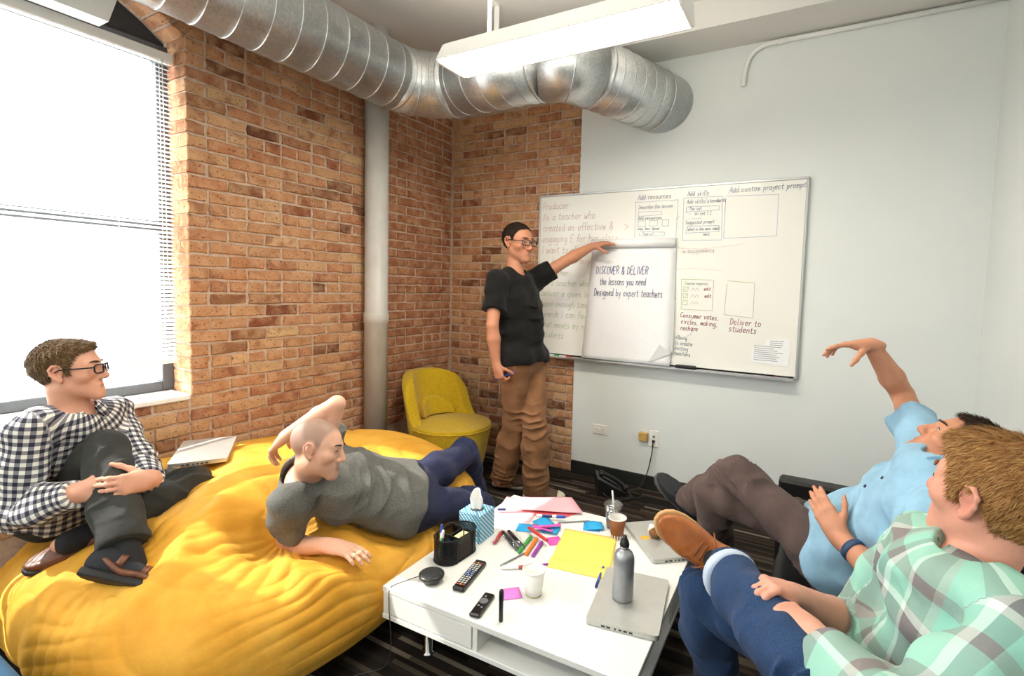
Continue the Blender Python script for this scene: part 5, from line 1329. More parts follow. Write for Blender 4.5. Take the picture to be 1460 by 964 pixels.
def strands(name, V, Q, n, length, flow, m, parent, seed=0, w=0.0011, lift=0.35):
    r = np.random.RandomState(seed); T = np.concatenate([Q[:, [0, 1, 2]], Q[:, [0, 2, 3]]])
    A, B, C = V[T[:, 0]], V[T[:, 1]], V[T[:, 2]]; N = np.cross(B-A, C-A); ar = np.linalg.norm(N, axis=1); N /= np.maximum(ar, 1e-12)[:, None]
    i = r.choice(len(T), n, p=ar/ar.sum()); a, b = r.rand(2, n); sw = a+b > 1; a[sw], b[sw] = 1-a[sw], 1-b[sw]
    P = A[i]+(B-A)[i]*a[:, None]+(C-A)[i]*b[:, None]; n_ = N[i]
    D = flow(P, n_)+r.normal(size=(n, 3))*0.28; D -= n_*(D*n_).sum(1)[:, None]; D /= np.maximum(np.linalg.norm(D, axis=1), 1e-6)[:, None]
    L = length*r.uniform(0.6, 1.25, n)[:, None]; S = np.cross(D, n_)*w
    p0 = P-n_*0.002; p1 = P+D*L*0.5+n_*L*lift*0.45; p2 = P+D*L+n_*L*lift*0.55
    Vs = np.stack([p0-S, p0+S, p1-S*0.8, p1+S*0.8, p2-S*0.15, p2+S*0.15], 1).reshape(-1, 3)
    b0 = np.arange(n)[:, None]*6; F = np.concatenate([b0+[0, 1, 3, 2], b0+[2, 3, 5, 4]])
    tn = np.repeat(r.rand(n)**1.2, 6)[:, None]*np.ones((1, 3)); o = npmesh(name, Vs, F, m, parent, cols=tn); o['kind'] = 'stuff'; return o

def build_person(cfg):
    J = {k: V3(*v) for k, v in cfg['J'].items()}; sc = cfg.get('s', 1.0)
    root = empty('person', tuple((J['hL']+J['hR'])/2*V3(1, 1, 0)+V3(0, 0, cfg.get('base', 0.0))), label=cfg['label'], cat='person')
    off = np.array(root.location)
    hm, sm = (J['hL']+J['hR'])/2, (J['sL']+J['sR'])/2; sp = nrm(sm-hm); TL = np.linalg.norm(sm-hm)
    lh, ls = nrm(J['hL']-J['hR']), nrm(J['sL']-J['sR'])
    fh, fs = nrm(np.cross(lh, sp)), nrm(np.cross(ls, sp)); fm = nrm(fh+fs)
    bel = cfg.get('belly', 0.0); wd = cfg.get('wide', 1.0)
    cur = cfg.get('slouch', 0.0)
    mid = hm+sp*TL*0.45-fm*cur*0.5; ch = hm+sp*TL*0.70-fm*cur; nb = sm+sp*0.035
    H = Head(J['hd'], cfg['F'], cfg.get('U', (0, 0, 1)), cfg.get('hs', 1.0)*sc)
    hb = H.W(0, -0.022, -0.060)
    def torso(g):
        return [(J['hL']-lh*0.02, J['hR']+lh*0.02, (0.102+g)*wd, (0.102+g)*wd, 0.05, fh, 0.98),
                (hm+sp*0.05, mid, (0.138+g)*wd, (0.136+g)*wd, 0.06, fm, 0.76),
                (mid, ch, (0.138+g)*wd, (0.150+g)*wd, 0.06, fm, 0.74),
                (ch, sm-sp*0.07, (0.150+g)*wd, (0.135+g)*wd, 0.06, fs, 0.70),
                (nb-sp*0.02, J['sL']-ls*0.015, 0.056+g, 0.060+g, 0.05, None, 1), (nb-sp*0.02, J['sR']+ls*0.015, 0.056+g, 0.060+g, 0.05, None, 1),
                (ch+fs*0.03+ls*0.06, ch+fs*0.03-ls*0.06, 0.090+g, 0.090+g, 0.06, fs, 0.85)] + ([(mid+fm*bel*0.55-sp*0.02, mid+fm*bel*0.55+sp*0.05, 0.115+g, 0.11+g, 0.06, None, 1)] if bel else [])
    ar_ = cfg.get('armr', 1.0)
    def arm(q, g, flare=0.0):
        s, e, w = J['s'+q], J['e'+q], J['w'+q]
        return [(s, e, 0.054*ar_+g, 0.039*ar_+g+flare, 0.02, None, 1), (e, e+(w-e)*0.35, 0.038*ar_+g+flare, 0.043*ar_+g+flare, 0.012, None, 1), (e+(w-e)*0.35, w, 0.043*ar_+g+flare, 0.028+g+flare, 0.012, None, 1)]
    def leg(q, g, flare=0.0):
        h, k, a = J['h'+q], J['k'+q], J['a'+q]
        return [(h, k, 0.088+g, 0.060+g, 0.018, None, 1), (k, k+(a-k)*0.35, 0.060+g, 0.060+g+flare*0.4, 0.012, None, 1), (k+(a-k)*0.35, a, 0.060+g+flare*0.4, 0.042+g+flare, 0.012, None, 1)]
    def box(ps, m=0.06):
        P = np.array(ps); return P.min(0)-m, P.max(0)+m
    add = lambda f, pr: [f.cone(a, b, ra, rb, k, fwd=fw, flat=fl) for (a, b, ra, rb, k, fw, fl) in pr]
    def put_obj(name, V, Q, m, **kw):
        return npmesh(name, V-off, Q, m, root, **kw)

    # ---- body: one continuous skin from head to hands and feet
    lo, hi = box(list(J.values()), 0.22); f = Field(lo, hi, cfg.get('res', 0.0045))
    add(f, torso(-0.012))
    for q in 'LR': add(f, arm(q, -0.001)); add(f, [(a, b, ra*0.85, rb*0.85, k, fw, fl) for (a, b, ra, rb, k, fw, fl) in leg(q, -0.012)])
    for q in 'LR':
        t = nrm(cfg['toe'+q]); un = nrm(J['k'+q]-J['a'+q]); f.cone(J['a'+q], J['a'+q]-un*0.045+t*0.05, 0.030, 0.024, 0.02)
    f.cone(nb-sp*0.05, hb, 0.062*sc, 0.055*sc, 0.03); H.skin(f)
    for q in 'LR': hand(f, J['w'+q], V3(*cfg['hand'+q]['D']), V3(*cfg['hand'+q]['N']), q, s=0.98*sc, **cfg['hand'+q].get('kw', {}))
    V, Q = f.mesh(1)
    # tint
    sk = np.array(lin(cfg['skin'])[:3]); T = np.tile(sk, (len(V), 1)).astype(np.float32)
    l = H.loc(V); face = np.linalg.norm(l, axis=1) < 0.16
    def blend(mask, col): T[:] = T*(1-mask[:, None])+np.array(lin(col)[:3])*mask[:, None]
    g = lambda c, r: np.exp(-(((l-np.array(c))/np.array(r))**2).sum(1))
    for q in (-1, 1): blend(0.16*g((q*0.045, 0.06, -0.03), (0.03, 0.04, 0.03)), cfg.get('flush', 'c9705c')); blend(0.5*g((q*0.082, -0.01, 0.0), (0.016, 0.03, 0.04)), cfg.get('flush', 'c9705c'))
    blend(0.3*g((0, 0.11, -0.03), (0.02, 0.02, 0.02)), cfg.get('flush', 'c9705c'))
    lips = np.clip(1.5*g((0, 0.09, -0.071), (0.017, 0.016, 0.0085)), 0, 1); blend(0.55*lips, cfg.get('lip', 'a85c50'))
    if cfg.get('stubble'): blend(cfg['stubble']*np.clip(2*g((0, 0.045, -0.095), (0.07, 0.07, 0.045)), 0, 1), cfg.get('stubcol', '6b5648'))
    if cfg.get('scalp'):
        on = np.clip((l[:, 2]-H.hairline(l[:, 1], np.abs(l[:, 0]), 'receding')+0.010)/0.03, 0, 1)*(face & (np.abs(l[:, 0]) < 0.080))
        blend(cfg['scalp']*on, cfg['scalpcol'])
    body = put_obj('body', V, Q, M_SKIN, cols=T)
    HV = l[face]
    def sy(x, z, w=0.006):
        m = (np.abs(HV[:, 0]-x) < w) & (np.abs(HV[:, 2]-z) < w); return HV[m, 1].max() if m.any() else 0.09
    hp = lambda x, y, z: H.W(x, y, z)-off
    # ---- eyes and brows
    for q in (-1, 1):
        ec = np.array((q*0.031, 0.0725, 0.0035)); er_ = np.array((0.0168, 0.0150, 0.0138)); n = 18
        def on(x, z, g=1.0): return ec+np.array((x, er_[1]*g*math.sqrt(max(1-(x/er_[0])**2-(z/er_[2])**2, 0.02)), z))
        def alm(a, k=1.0):
            x = 0.0132*k*math.cos(a); up = math.sin(a) > 0; return x, (0.0052 if up else -0.0036)*k*abs(math.sin(a))**0.9-0.0006*q*math.cos(a)*0
        vs = [hp(*on(0, 0))]; fc = []
        for k in (0.5, 1.0):
            for i in range(n): vs.append(hp(*on(*alm(2*math.pi*i/n, k))))
        for i in range(n): fc += [(0, 1+i, 1+(i+1) % n), (1+i, 1+n+i, 1+n+(i+1) % n, 1+(i+1) % n)]
        ey = MB().add(vs, fc, True).build('eye', M_EYE, root)
        gx = 0.0035*cfg.get('gaze', 0.0)/0.15*(1); ring = []
        for i in range(16):
            a = 2*math.pi*i/16; x, z = gx+0.0055*math.cos(a), 0.0055*math.sin(a)+0.0005
            z = min(max(z, -0.0034), 0.0048); ring.append(hp(*on(x, z, 1.015)))
        MB().add([hp(*on(gx, 0.0005, 1.02))]+ring, [(0, 1+i, 1+(i+1) % 16) for i in range(16)], True).build('iris', mat('iris_'+cfg.get('iris', '4a3626'), cfg.get('iris', '4a3626'), 0.2), ey)
        MB().tube([hp(*on(*alm(a, 1.03), 1.02)) for a in np.linspace(0.05, math.pi-0.05, 12)], [v*H.s for v in [0.0005]+[0.0011]*10+[0.0005]], 6).build('lash_line', mat('lash', '2a1d17', 0.7), ey)
        pts = []; 
        for u in np.linspace(0, 1, 7):
            x = q*(0.013+0.036*u); z = 0.0265+0.006*math.sin(u*2.2)-0.003*u; pts.append(hp(x, sy(x, z)+0.0005, z))
        MB().tube(pts, [v*H.s for v in (0.002, 0.0032, 0.0036, 0.0034, 0.003, 0.0024, 0.001)], 8).build('eyebrow', cfg['browm'], root)
    # ---- hair
    if cfg.get('hair'):
        hc = cfg['hair']; hv, hq = H.hair(hc['kind'], hc['thick'], hc.get('res', 0.004), hc.get('top'), hc.get('seed', 0), hc.get('rough', 0.003))
        ho = put_obj('hair', hv, hq, cfg['hairm'], cols=np.tile(0.15+0.2*np.random.RandomState(1).rand(len(hv), 1), (1, 3)))
        fl = lambda P, N: np.tile(H.L*hc['flow'][0]+H.F*hc['flow'][1]+H.U*hc['flow'][2], (len(P), 1))-np.where((H.loc(P)[:, 2] < 0.05)[:, None], 1.0, 0.0)*H.U*1.3
        strands('hair_strands', hv-off, hq, hc['n'], hc['len'], fl, cfg['hairm'], ho, hc.get('seed', 0), hc.get('w', 0.0011), hc.get('lift', 0.3))
    if cfg.get('glasses'):
        gm = mat('black_spectacle_frame', '17161a', 0.3); go = None
        for q in (-1, 1):
            pts = []
            for a in np.linspace(0, 2*math.pi, 25):
                cx, cz = math.cos(a), math.sin(a); x = q*0.034+0.0255*np.sign(cx)*abs(cx)**0.55; z = 0.001+0.0165*np.sign(cz)*abs(cz)**0.55
                pts.append(hp(x, 0.106-0.35*max(abs(x)-0.03, 0), z))
            o = MB().tube(pts, 0.0029*H.s, 8, cap=False)
            if go is None:
                for w in (-1, 1): o.tube([hp(w*0.060, 0.096, 0.009), hp(w*0.074, 0.075, 0.010), hp(w*0.083, 0.0, 0.014), hp(w*0.082, -0.014, 0.006)], 0.0027*H.s, 8)
                o.tube([hp(-0.009, 0.106, 0.004), hp(0, 0.108, 0.007), hp(0.009, 0.106, 0.004)], 0.002*H.s, 8)
                go = o.build('glasses', gm, root, label='dark rectangular glasses')
            else: o.build('rim', gm, go)
            g = NT('spectacle_lens'); g.t.nodes.remove(g.b); tr = g.n('ShaderNodeBsdfTransparent'); gl = g.n('ShaderNodeBsdfGlossy'); gl.inputs['Roughness'].default_value = 0.05
            mx = g.n('ShaderNodeMixShader'); mx.inputs[0].default_value = 0.06; g.l(tr.outputs[0], mx.inputs[1]); g.l(gl.outputs[0], mx.inputs[2]); g.l(mx.outputs[0], g.o.inputs[0])
            vs = [p for p in pts[:-1]]+[p-H.F*0.0012 for p in pts[:-1]]; n = 24
            MB().add(vs, [tuple(range(n)), tuple(range(n, 2*n))[::-1]]+[(i, (i+1) % n, n+(i+1) % n, n+i) for i in range(n)]).build('lens', g.m, go)
    # ---- shirt
    sh = cfg['shirt']; gs = sh.get('g', 0.012); keys = ['hL', 'hR', 'sL', 'sR']+[a+q for q in 'LR' for a in (('e', 'w') if sh['sleeve'] != 'short' else ('e',))]
    lo, hi = box([J[k] for k in keys], 0.20); f = Field(lo, hi, sh.get('res', 0.005)); add(f, torso(gs))
    hem = hm-sp*sh.get('hem', 0.0)
    for (a, b, ra, rb, k, fw, fl) in [(hm-sp*0.04, hm+sp*0.10, (0.142+gs)*wd, (0.142+gs)*wd, 0.06, fh, 0.86)]: f.cone(a, b, ra, rb, k, fwd=fw, flat=fl)
    gtt = cfg['trousers'].get('g', 0.010)+0.009
    f.cone(J['hL']-lh*0.02, J['hR']+lh*0.02, (0.104+gtt)*wd, (0.104+gtt)*wd, 0.05, fwd=fh, flat=0.98)
    if cfg.get('stand'):
        for q in 'LR': f.cone(J['h'+q], J['h'+q]+(J['k'+q]-J['h'+q])*0.35, 0.088+gtt, 0.080+gtt, 0.04)
    f.half(hem, -sp, 0.006)
    for q in 'LR':
        s, e, w = J['s'+q], J['e'+q], J['w'+q]; cuts = sh['sleeve'] if isinstance(sh['sleeve'], dict) else {'L': sh['sleeve'], 'R': sh['sleeve']}
        kd = cuts[q]
        if kd == 'short':
            d = nrm(e-s); p = s+(e-s)*sh.get('short', 0.60); f.cone(s, e, 0.060+gs, 0.058+gs, 0.03, cut=(p, d))
        else:
            pr = arm(q, gs-0.002, 0.006); t = 1.0 if kd == 'long' else float(kd); d = nrm(w-e); p = e+(w-e)*t*0.97
            for ii, (a, b, ra, rb, k, fw, fl) in enumerate(pr): f.cone(a, b, ra, rb, k, cut=(p, d) if ii else None)
    f.cone(nb-sp*0.005+fs*sh.get('vneck', 0.010), hb+sp*0.10+fs*0.03, 0.060*sc, 0.082*sc, 0.006, mode='s')
    def sfold(P):
        o = sh.get('amp', 1.0)*(0.0035*wob(P, 7, 5)+folds(P, mid+fm*0.10, sp, 0.045, 0.005, 0.16, 2)+folds(P, mid-fm*0.08, sp, 0.045, 0.005, 0.16, 8))
        for q in 'LR':
            o += folds(P, J['s'+q]*0.75+mid*0.25, nrm(J['s'+q]-mid+fm*0.2), 0.035, 0.004, 0.10, 3)
            o += folds(P, J['e'+q], J['w'+q]-J['s'+q], 0.026, 0.005, 0.08, 4)
        return o
    f.band(lambda P: 3.0*sfold(P), 0.026); V, Q = f.mesh(1)
    # weave coordinates by nearest limb
    bones = [(hm-sp*0.1, sm+sp*0.06, 0.15, fm, 0.15)]+[(J['s'+q], J['e'+q], 0.052, fm, 0.058) for q in 'LR']+[(J['e'+q], J['w'+q], 0.045, fm, 0.052) for q in 'LR']
    best = None
    for bi, (a, b, r, fw, ru) in enumerate(bones):
        ax = nrm(b-a); e1 = nrm(fw-ax*np.dot(fw, ax)+ls*1e-3); e2 = np.cross(ax, e1); x = V-a; t = np.clip(x@ax, 0, np.linalg.norm(b-a)); rad = np.linalg.norm(x-t[:, None]*ax, axis=1)
        d = rad-r; u = np.arctan2(x@e2, x@e1)*ru; vv = x@ax
        if best is None: best = d; uv = np.stack([u, vv], 1)
        else:
            m = d < best; best = np.where(m, d, best); uv[m] = np.stack([u, vv+0.013*bi], 1)[m]
    so = put_obj('shirt', V, Q, sh['m'], uv=uv)
    if sh.get('label'): so['label'] = sh['label']
    if sh.get('collar'):
        ca = nrm(hb-nb); e1 = nrm(fs-ca*np.dot(fs, ca)); e2 = np.cross(ca, e1); vs = []; fc = []; n = 40; cu = []
        op = sh.get('open', 0.22); c0 = nb+sp*0.012
        for i in range(n):
            a = op+(2*math.pi-2*op)*i/(n-1); d = e1*math.cos(a)+e2*math.sin(a); fr = max(0, math.cos(a))**3
            for (r, z) in ((0.064, -0.012), (0.063, 0.022-0.012*fr), (0.068, 0.027-0.012*fr), (0.084+0.006*fr, -0.010-0.026*fr), (0.080+0.006*fr, -0.014-0.026*fr)):
                vs.append(c0+d*r*sc+ca*z); cu.append((a*0.08, z))
        for i in range(n-1):
            for j in range(5): fc.append((i*5+j, (i+1)*5+j, (i+1)*5+(j+1) % 5, i*5+(j+1) % 5))
        co = npmesh('collar', np.array(vs)-off, np.array(fc), sh['m'], so, uv=np.array(cu))
    if sh.get('buttons'):
        bm, ts = sh['buttons']; TV = V
        for t in ts:
            p = hm+sp*TL*t; dv = TV-p; m = (np.abs(dv@sp) < 0.012) & (np.abs(dv@ls) < 0.012)
            if m.any():
                q = p+fm*(dv[m]@fm).max(); MB().lathe([(0.0, -0.002), (0.0055, -0.002), (0.0055, 0.002), (0.0, 0.0022)], 12, q-off, fm, cap=False).build('button', bm, so)
    # ---- trousers
    tr = cfg['trousers']; gt = tr.get('g', 0.010)
    lo, hi = box([J[k] for k in ('hL', 'hR', 'kL', 'kR', 'aL', 'aR')]+[hm+sp*0.12], 0.17); f = Field(lo, hi, tr.get('res', 0.0055))
    for (a, b, ra, rb, k, fw, fl) in [(J['hL']-lh*0.02, J['hR']+lh*0.02, (0.104+gt)*wd, (0.104+gt)*wd, 0.05, fh, 0.98), (hm+sp*0.02, hm+sp*0.14, (0.136+gt)*wd, (0.134+gt)*wd, 0.06, fm, 0.78)]:
        f.cone(a, b, ra, rb, k, fwd=fw, flat=fl)
    f.half(hm+sp*tr.get('waist', 0.09), sp, 0.005)
    for q in 'LR':
        d = nrm(J['a'+q]-J['k'+q]); p = J['a'+q]+d*tr.get('hem'+q, tr.get('hem', 0.02))
        ex = J['a'+q]+d*0.07
        pr = leg(q, gt, tr.get('flare', 0.012))
        a, b, ra, rb, k, fw, fl = pr[2]; pr[2] = (a, ex, ra, rb, k, fw, fl)
        for (a, b, ra, rb, k, fw, fl) in pr: f.cone(a, b, ra, rb, k, cut=(p, d))
    def tfold(P):
        o = 0.0035*wob(P, 6, 15)
        for q in 'LR':
            h, k, a = J['h'+q], J['k'+q], J['a'+q]
            o += folds(P, k, a-h, 0.036, 0.007*tr.get('amp', 1), 0.12, 5)+folds(P, k*0.35+a*0.65, a-k, 0.036, 0.004*tr.get('amp', 1), 0.11, 6)+folds(P, a, a-k, 0.024, 0.006*tr.get('amp', 1), 0.08, 6)+folds(P, h+fh*0.08, nrm(k-h)*0.7+lh*(0.7 if q == 'L' else -0.7), 0.032, 0.006, 0.12, 7)
        return o
    f.band(lambda P: 3.0*tfold(P), 0.026); V, Q = f.mesh(1)
    to = put_obj('trousers', V, Q, tr['m'])
    if tr.get('label'): to['label'] = tr['label']
    if tr.get('cuff'):
        q = tr['cuff']; d = nrm(J['a'+q]-J['k'+q]); e1 = nrm(np.cross(d, V3(0, 0, 1))); c = J['a'+q]+d*(tr.get('hem'+q, 0.02)-0.004)
        MB().lathe([(0.058, -0.026), (0.075, -0.026), (0.078, -0.010), (0.076, 0.004), (0.072, 0.006), (0.058, 0.003)], 30, c-off, d, cap=False).build('turned_up_cuff', tr['cuffm'], to, label='pale turned-up cuff')
    # ---- shoes
    for q in 'LR':
        if cfg.get('sock'):
            un = nrm(J['k'+q]-J['a'+q]); t = nrm(cfg['toe'+q]); c0 = J['a'+q]-un*0.02; f = Field(c0-0.16, c0+0.16, 0.006)
            f.cone(J['a'+q]-un*0.05+t*0.02, J['a'+q]+un*0.10, 0.040, 0.043, 0.02); V, Q = f.mesh(1); put_obj('sock', V, Q, cfg['sock'])
        shoe(root, off, J['a'+q], nrm(J['a'+q]-J['k'+q]), V3(*cfg['toe'+q]), cfg['shoes'] if 'kind' in cfg['shoes'] else cfg['shoes'][q])
    return root, J, H, off

def shoe(root, off, ank, shin, toe, c):
    """upper, sole, laces or straps in the foot's own frame: t forward, u up, w sideways"""
    t = nrm(toe); u = -shin if not c.get('up') else V3(*c['up']); u = nrm(u-t*np.dot(u, t)); w = np.cross(u, t)
    o = np.asarray(ank, float)-u*0.085*c.get('s', 1.0); s = c.get('s', 1.0)
    X = lambda a, b, z: o+s*(t*a+w*b+u*z)
    R = 0.24; f = Field(o+t*0.06-R, o+t*0.06+R, c.get('res', 0.005)); M = np.stack([t, w, u])
    # sole outline: heel, waist, ball, toe
    sole = Field(o+t*0.06-R, o+t*0.06+R, c.get('res', 0.005))
    th = c.get('sole', 0.024)
    def foot(fl, z0, z1, g):
        def fn(Xx, Yy, Zz):
            x, y, z = Xx-o[0], Yy-o[1], Zz-o[2]
            a = (x*t[0]+y*t[1]+z*t[2])/s; b = (x*w[0]+y*w[1]+z*w[2])/s; cc = (x*u[0]+y*u[1]+z*u[2])/s
            hw = np.interp(a, [-0.085, -0.07, -0.03, 0.03, 0.09, 0.13, 0.165, 0.185, 0.20], [0.018, 0.030, 0.036, 0.037, 0.047, 0.048, 0.040, 0.026, 0.004]).astype(np.float32)+g
            d = np.abs(b)-hw; e = np.maximum(a-(0.195+g), -(a+0.082+g)); q = np.maximum(z0-cc, cc-z1)
            return np.maximum(np.maximum(d*0.85, e), q)*s
        fl.put(fn, fl.lo, fl.lo+fl.n*fl.h, 0.006)
    foot(sole, 0.0, th, 0.003); V, Q = sole.mesh(2)
    shm = c['m']
    f.ball(X(-0.025, 0, 0.055), V3(0.062, 0.041, 0.058)*s, 0.03, 'u', M); f.cone(X(-0.03, 0, 0.05), X(0.09, 0, 0.040), 0.046*s, 0.040*s, 0.03)
    f.ball(X(0.105, 0, 0.030), V3(0.088, 0.047, 0.042*c.get('toebox', 1.0))*s, 0.03, 'u', M)
    if c['kind'] in ('boot', 'sneaker'): f.cone(X(-0.02, 0, 0.06), X(-0.015, 0, 0.085 if c['kind'] == 'sneaker' else 0.115), 0.042*s, 0.045*s, 0.02)
    f.half(X(0, 0, th*0.8), -u, 0.004)
    f.half(X(-0.02, 0, 0.095 if c['kind'] != 'boot' else 0.125), u*0.96+t*0.28, 0.004)
    f.band(lambda P: 0.0012*wob(P, 18, 3)+folds(P, X(0.075, 0, 0.07), t, 0.016, 0.0022, 0.035, 2), 0.015)
    V2, Q2 = f.mesh(2)
    so = npmesh('shoe', V2-off, Q2, c['m'], root)
    if c.get('label'): so['label'] = c['label']
    npmesh('sole', V-off, Q, c['solem'], so)
    if c.get('welt'):
        pass
    def top(a, b=0.0):
        x = V2-o; m = (np.abs(x@t/s-a) < 0.006) & (np.abs(x@w/s-b) < 0.006); return (x[m]@u).max()/s if m.any() else 0.07
    if c.get('laces'):
        lm = c['laces']
        for i in range(c.get('nl', 4)):
            a = 0.028+0.016*i; MB().tube([X(a, b, top(a, b)+0.0015)-off for b in (-0.024, -0.012, 0, 0.012, 0.024)], 0.0022*s, 7).build('lace', lm, so)
        if c.get('bow'):
            z = top(0.025)+0.004
            for q in (-1, 1):
                MB().tube(spline([X(0.022, 0, z)-off, X(0.012, q*0.030, z+0.010)-off, X(0.020, q*0.052, z-0.004)-off, X(0.034, q*0.034, z+0.004)-off, X(0.024, 0, z+0.001)-off], 6), 0.0021*s, 7).build('lace_bow', lm, so)
                MB().tube(spline([X(0.022, 0, z)-off, X(0.04, q*0.022, z-0.002)-off, X(0.05, q*0.048, z-0.022)-off, X(0.046, q*0.056, z-0.048)-off], 6), 0.0020*s, 7).build('lace_end', lm, so)
    if c.get('straps'):
        for (a0, lift) in c['straps']:
            pts = []
            for b in np.linspace(-1, 1, 15):
                ang = b*1.45; bb = 0.050*math.sin(ang); pts.append((a0, bb, 0.020+(top(a0, 0)-0.020+0.004)*max(math.cos(ang), 0)**0.5))
            vs = []; fs = []
            for (a, b, z) in pts:
                for (da, dz) in ((-0.011, 0), (0.011, 0), (0.011, 0.004), (-0.011, 0.004)): vs.append(X(a+da, b*(1+dz*14), z+dz)-off)
            for i in range(len(pts)-1):
                for j in range(4): fs.append((i*4+j, (i+1)*4+j, (i+1)*4+(j+1) % 4, i*4+(j+1) % 4))
            MB().add(vs, fs, True).build('strap', c['strapm'], so)
        rim = [X(a, b, 0.034)-off for a, b in ((-0.06, -0.036), (-0.085, 0), (-0.06, 0.036))]
        for q in (-1, 1):
            MB().tube(spline([X(-0.075, q*0.02, 0.05)-off, X(-0.03, q*0.043, 0.052)-off, X(0.03, q*0.046, 0.030)-off, X(0.09, q*0.052, 0.032)-off, X(0.14, q*0.050, 0.030)-off, X(0.185, q*0.024, 0.032)-off, X(0.196, 0, 0.034)-off], 6), 0.009*s, 8).build('strap', c['strapm'], so)
    if c.get('toecap'):
        fc = Field(o+t*0.14-0.1, o+t*0.14+0.1, c.get('res', 0.005)); fc.ball(X(0.118, 0, 0.026), V3(0.080, 0.0495, 0.036)*s, 0.02, 'u', M)
        fc.half(X(0.145, 0, 0), -t, 0.003); fc.half(X(0, 0, 0.008), -u, 0.003); v3, q3 = fc.mesh(2); npmesh('toe_cap', v3-off, q3, c['toecap'], so)
    return so

SNEAK_BLACK = dict(kind='sneaker', m=mat('black_canvas', '1c1d22', 0.8, bump=0.2, bscale=300), solem=mat('grey_rubber_sole', '4c4a46', 0.7), laces=mat('dark_lace', '2d2d33', 0.8), sole=0.022)
people = {}
people['plaid'] = build_person(dict(
    label='seated man in checked shirt and glasses on the bean bag hugging his knee', base=0.40, res=0.0042,
    J=dict(hd=(0.430, -2.690, 1.058), sR=(0.485, -2.820, 0.878), sL=(0.320, -2.520, 0.842), eR=(0.466, -2.850, 0.599), wR=(0.675, -2.762, 0.682), eL=(0.575, -2.540, 0.670), wL=(0.760, -2.592, 0.690),
           hR=(0.227, -2.730, 0.507), hL=(0.147, -2.559, 0.470), kR=(0.570, -2.644, 0.775), aR=(0.852, -2.706, 0.491), kL=(0.540, -2.340, 0.535), aL=(0.580, -2.690, 0.490)),
    F=(0.62, 0.76, 0.10), U=(-0.08, -0.05, 1), hs=0.95, skin='dba68c', flush='cf8a76', lip='b5766c', iris='5a4a3a', gaze=0.1,
    handR=dict(D=(0.55, 0.80, 0.10), N=(-0.75, 0.55, -0.25), kw=dict(curl=0.55, thumb=(0.5, 0.5))), handL=dict(D=(0.15, -0.95, 0.12), N=(-0.95, -0.2, -0.15), kw=dict(curl=0.55, thumb=(0.5, 0.5))),
    toeR=(0.72, 0.55, -0.30), toeL=(-0.40, -0.85, -0.10), glasses=True, slouch=0.03, browm=brow_mat('brown_brow', '4a3424', '5f4530'), sock=M_SOCK, hairm=hair_mat('short_brown_hair', '4d3a26', '7b6243'),
    hair=dict(kind='short', thick=0.0055, n=9000, len=0.014, flow=(0.3, 0.8, 0.35), seed=4, top=[((0, 0.035, 0.084), (0.052, 0.055, 0.030))], lift=0.5),
    shirt=dict(m=plaid_mat('gingham_cotton', 'gingham'), sleeve='long', g=0.014, hem=-0.02, collar=True, open=0.30, vneck=0.02, label='black and white checked button shirt', buttons=(M_PW, (0.35, 0.52, 0.69, 0.86))),
    trousers=dict(m=cloth_mat('charcoal_trousers', '3b3c3a'), g=0.008, hem=-0.035, waist=0.06, flare=0.020, label='charcoal grey trousers'),
    shoes=dict(L=dict(kind='sneaker', up=(0.35, 0.25, 0.9), m=M_LEATHER_B, solem=M_DARKSOLE, sole=0.022, label='brown leather shoe'), R=dict(kind='sandal', m=mat('black_sock_knit', '22242a', 0.95, bump=0.3, bscale=500), solem=M_DARKSOLE, straps=((0.10, 0), (0.02, 0)), strapm=M_LEATHER_B, sole=0.026, label='brown strap sandal over black sock'))))
people['grey'] = build_person(dict(
    label='reclining man with shaved head in grey t-shirt propped on his elbow on the bean bag', base=0.38, res=0.0042,
    J=dict(hd=(1.192, -2.228, 0.782), sR=(1.140, -2.310, 0.590), sL=(0.955, -2.040, 0.640), eR=(1.030, -2.255, 0.372), wR=(1.265, -2.238, 0.430), eL=(1.036, -2.018, 0.893), wL=(0.878, -2.149, 0.755),
           hR=(1.290, -1.881, 0.440), hL=(1.189, -1.715, 0.470), kR=(1.345, -1.470, 0.330), aR=(1.180, -1.120, 0.130), kL=(1.161, -1.279, 0.495), aL=(1.055, -1.030, 0.125)),
    F=(0.84, 0.52, -0.12), U=(-0.22, 0.05, 1), hs=0.90, armr=0.88, skin='dcae94', flush='cf8e78', lip='b06e66', iris='4a3b30', stubble=0.30, scalp=0.62, scalpcol='6a5f58', gaze=0.0,
    handR=dict(D=(0.97, 0.20, 0.0), N=(0.05, 0.1, -1), kw=dict(curl=0.28, spread=0.06, thumb=(0.35, 0.3))), handL=dict(D=(-0.70, -0.18, -0.68), N=(0.55, 0.45, -0.70), kw=dict(curl=0.50, spread=0.08, thumb=(0.5, 0.4))),
    toeR=(0.75, 0.60, -0.15), toeL=(0.80, 0.55, -0.10), sock=M_SOCK, browm=brow_mat('dark_brow', '33261d', '4a382b'),
    shirt=dict(m=cloth_mat('heather_grey_jersey', '6e6e69', heather=0.6, color2='3e3e3d'), sleeve='short', short=0.62, g=0.012, hem=0.01, vneck=0.012, label='heather grey t-shirt'),
    trousers=dict(m=cloth_mat('navy_trousers', '272c48'), g=0.008, amp=1.1, waist=0.07, flare=0.016, label='dark navy trousers'), shoes=SNEAK_BLACK))
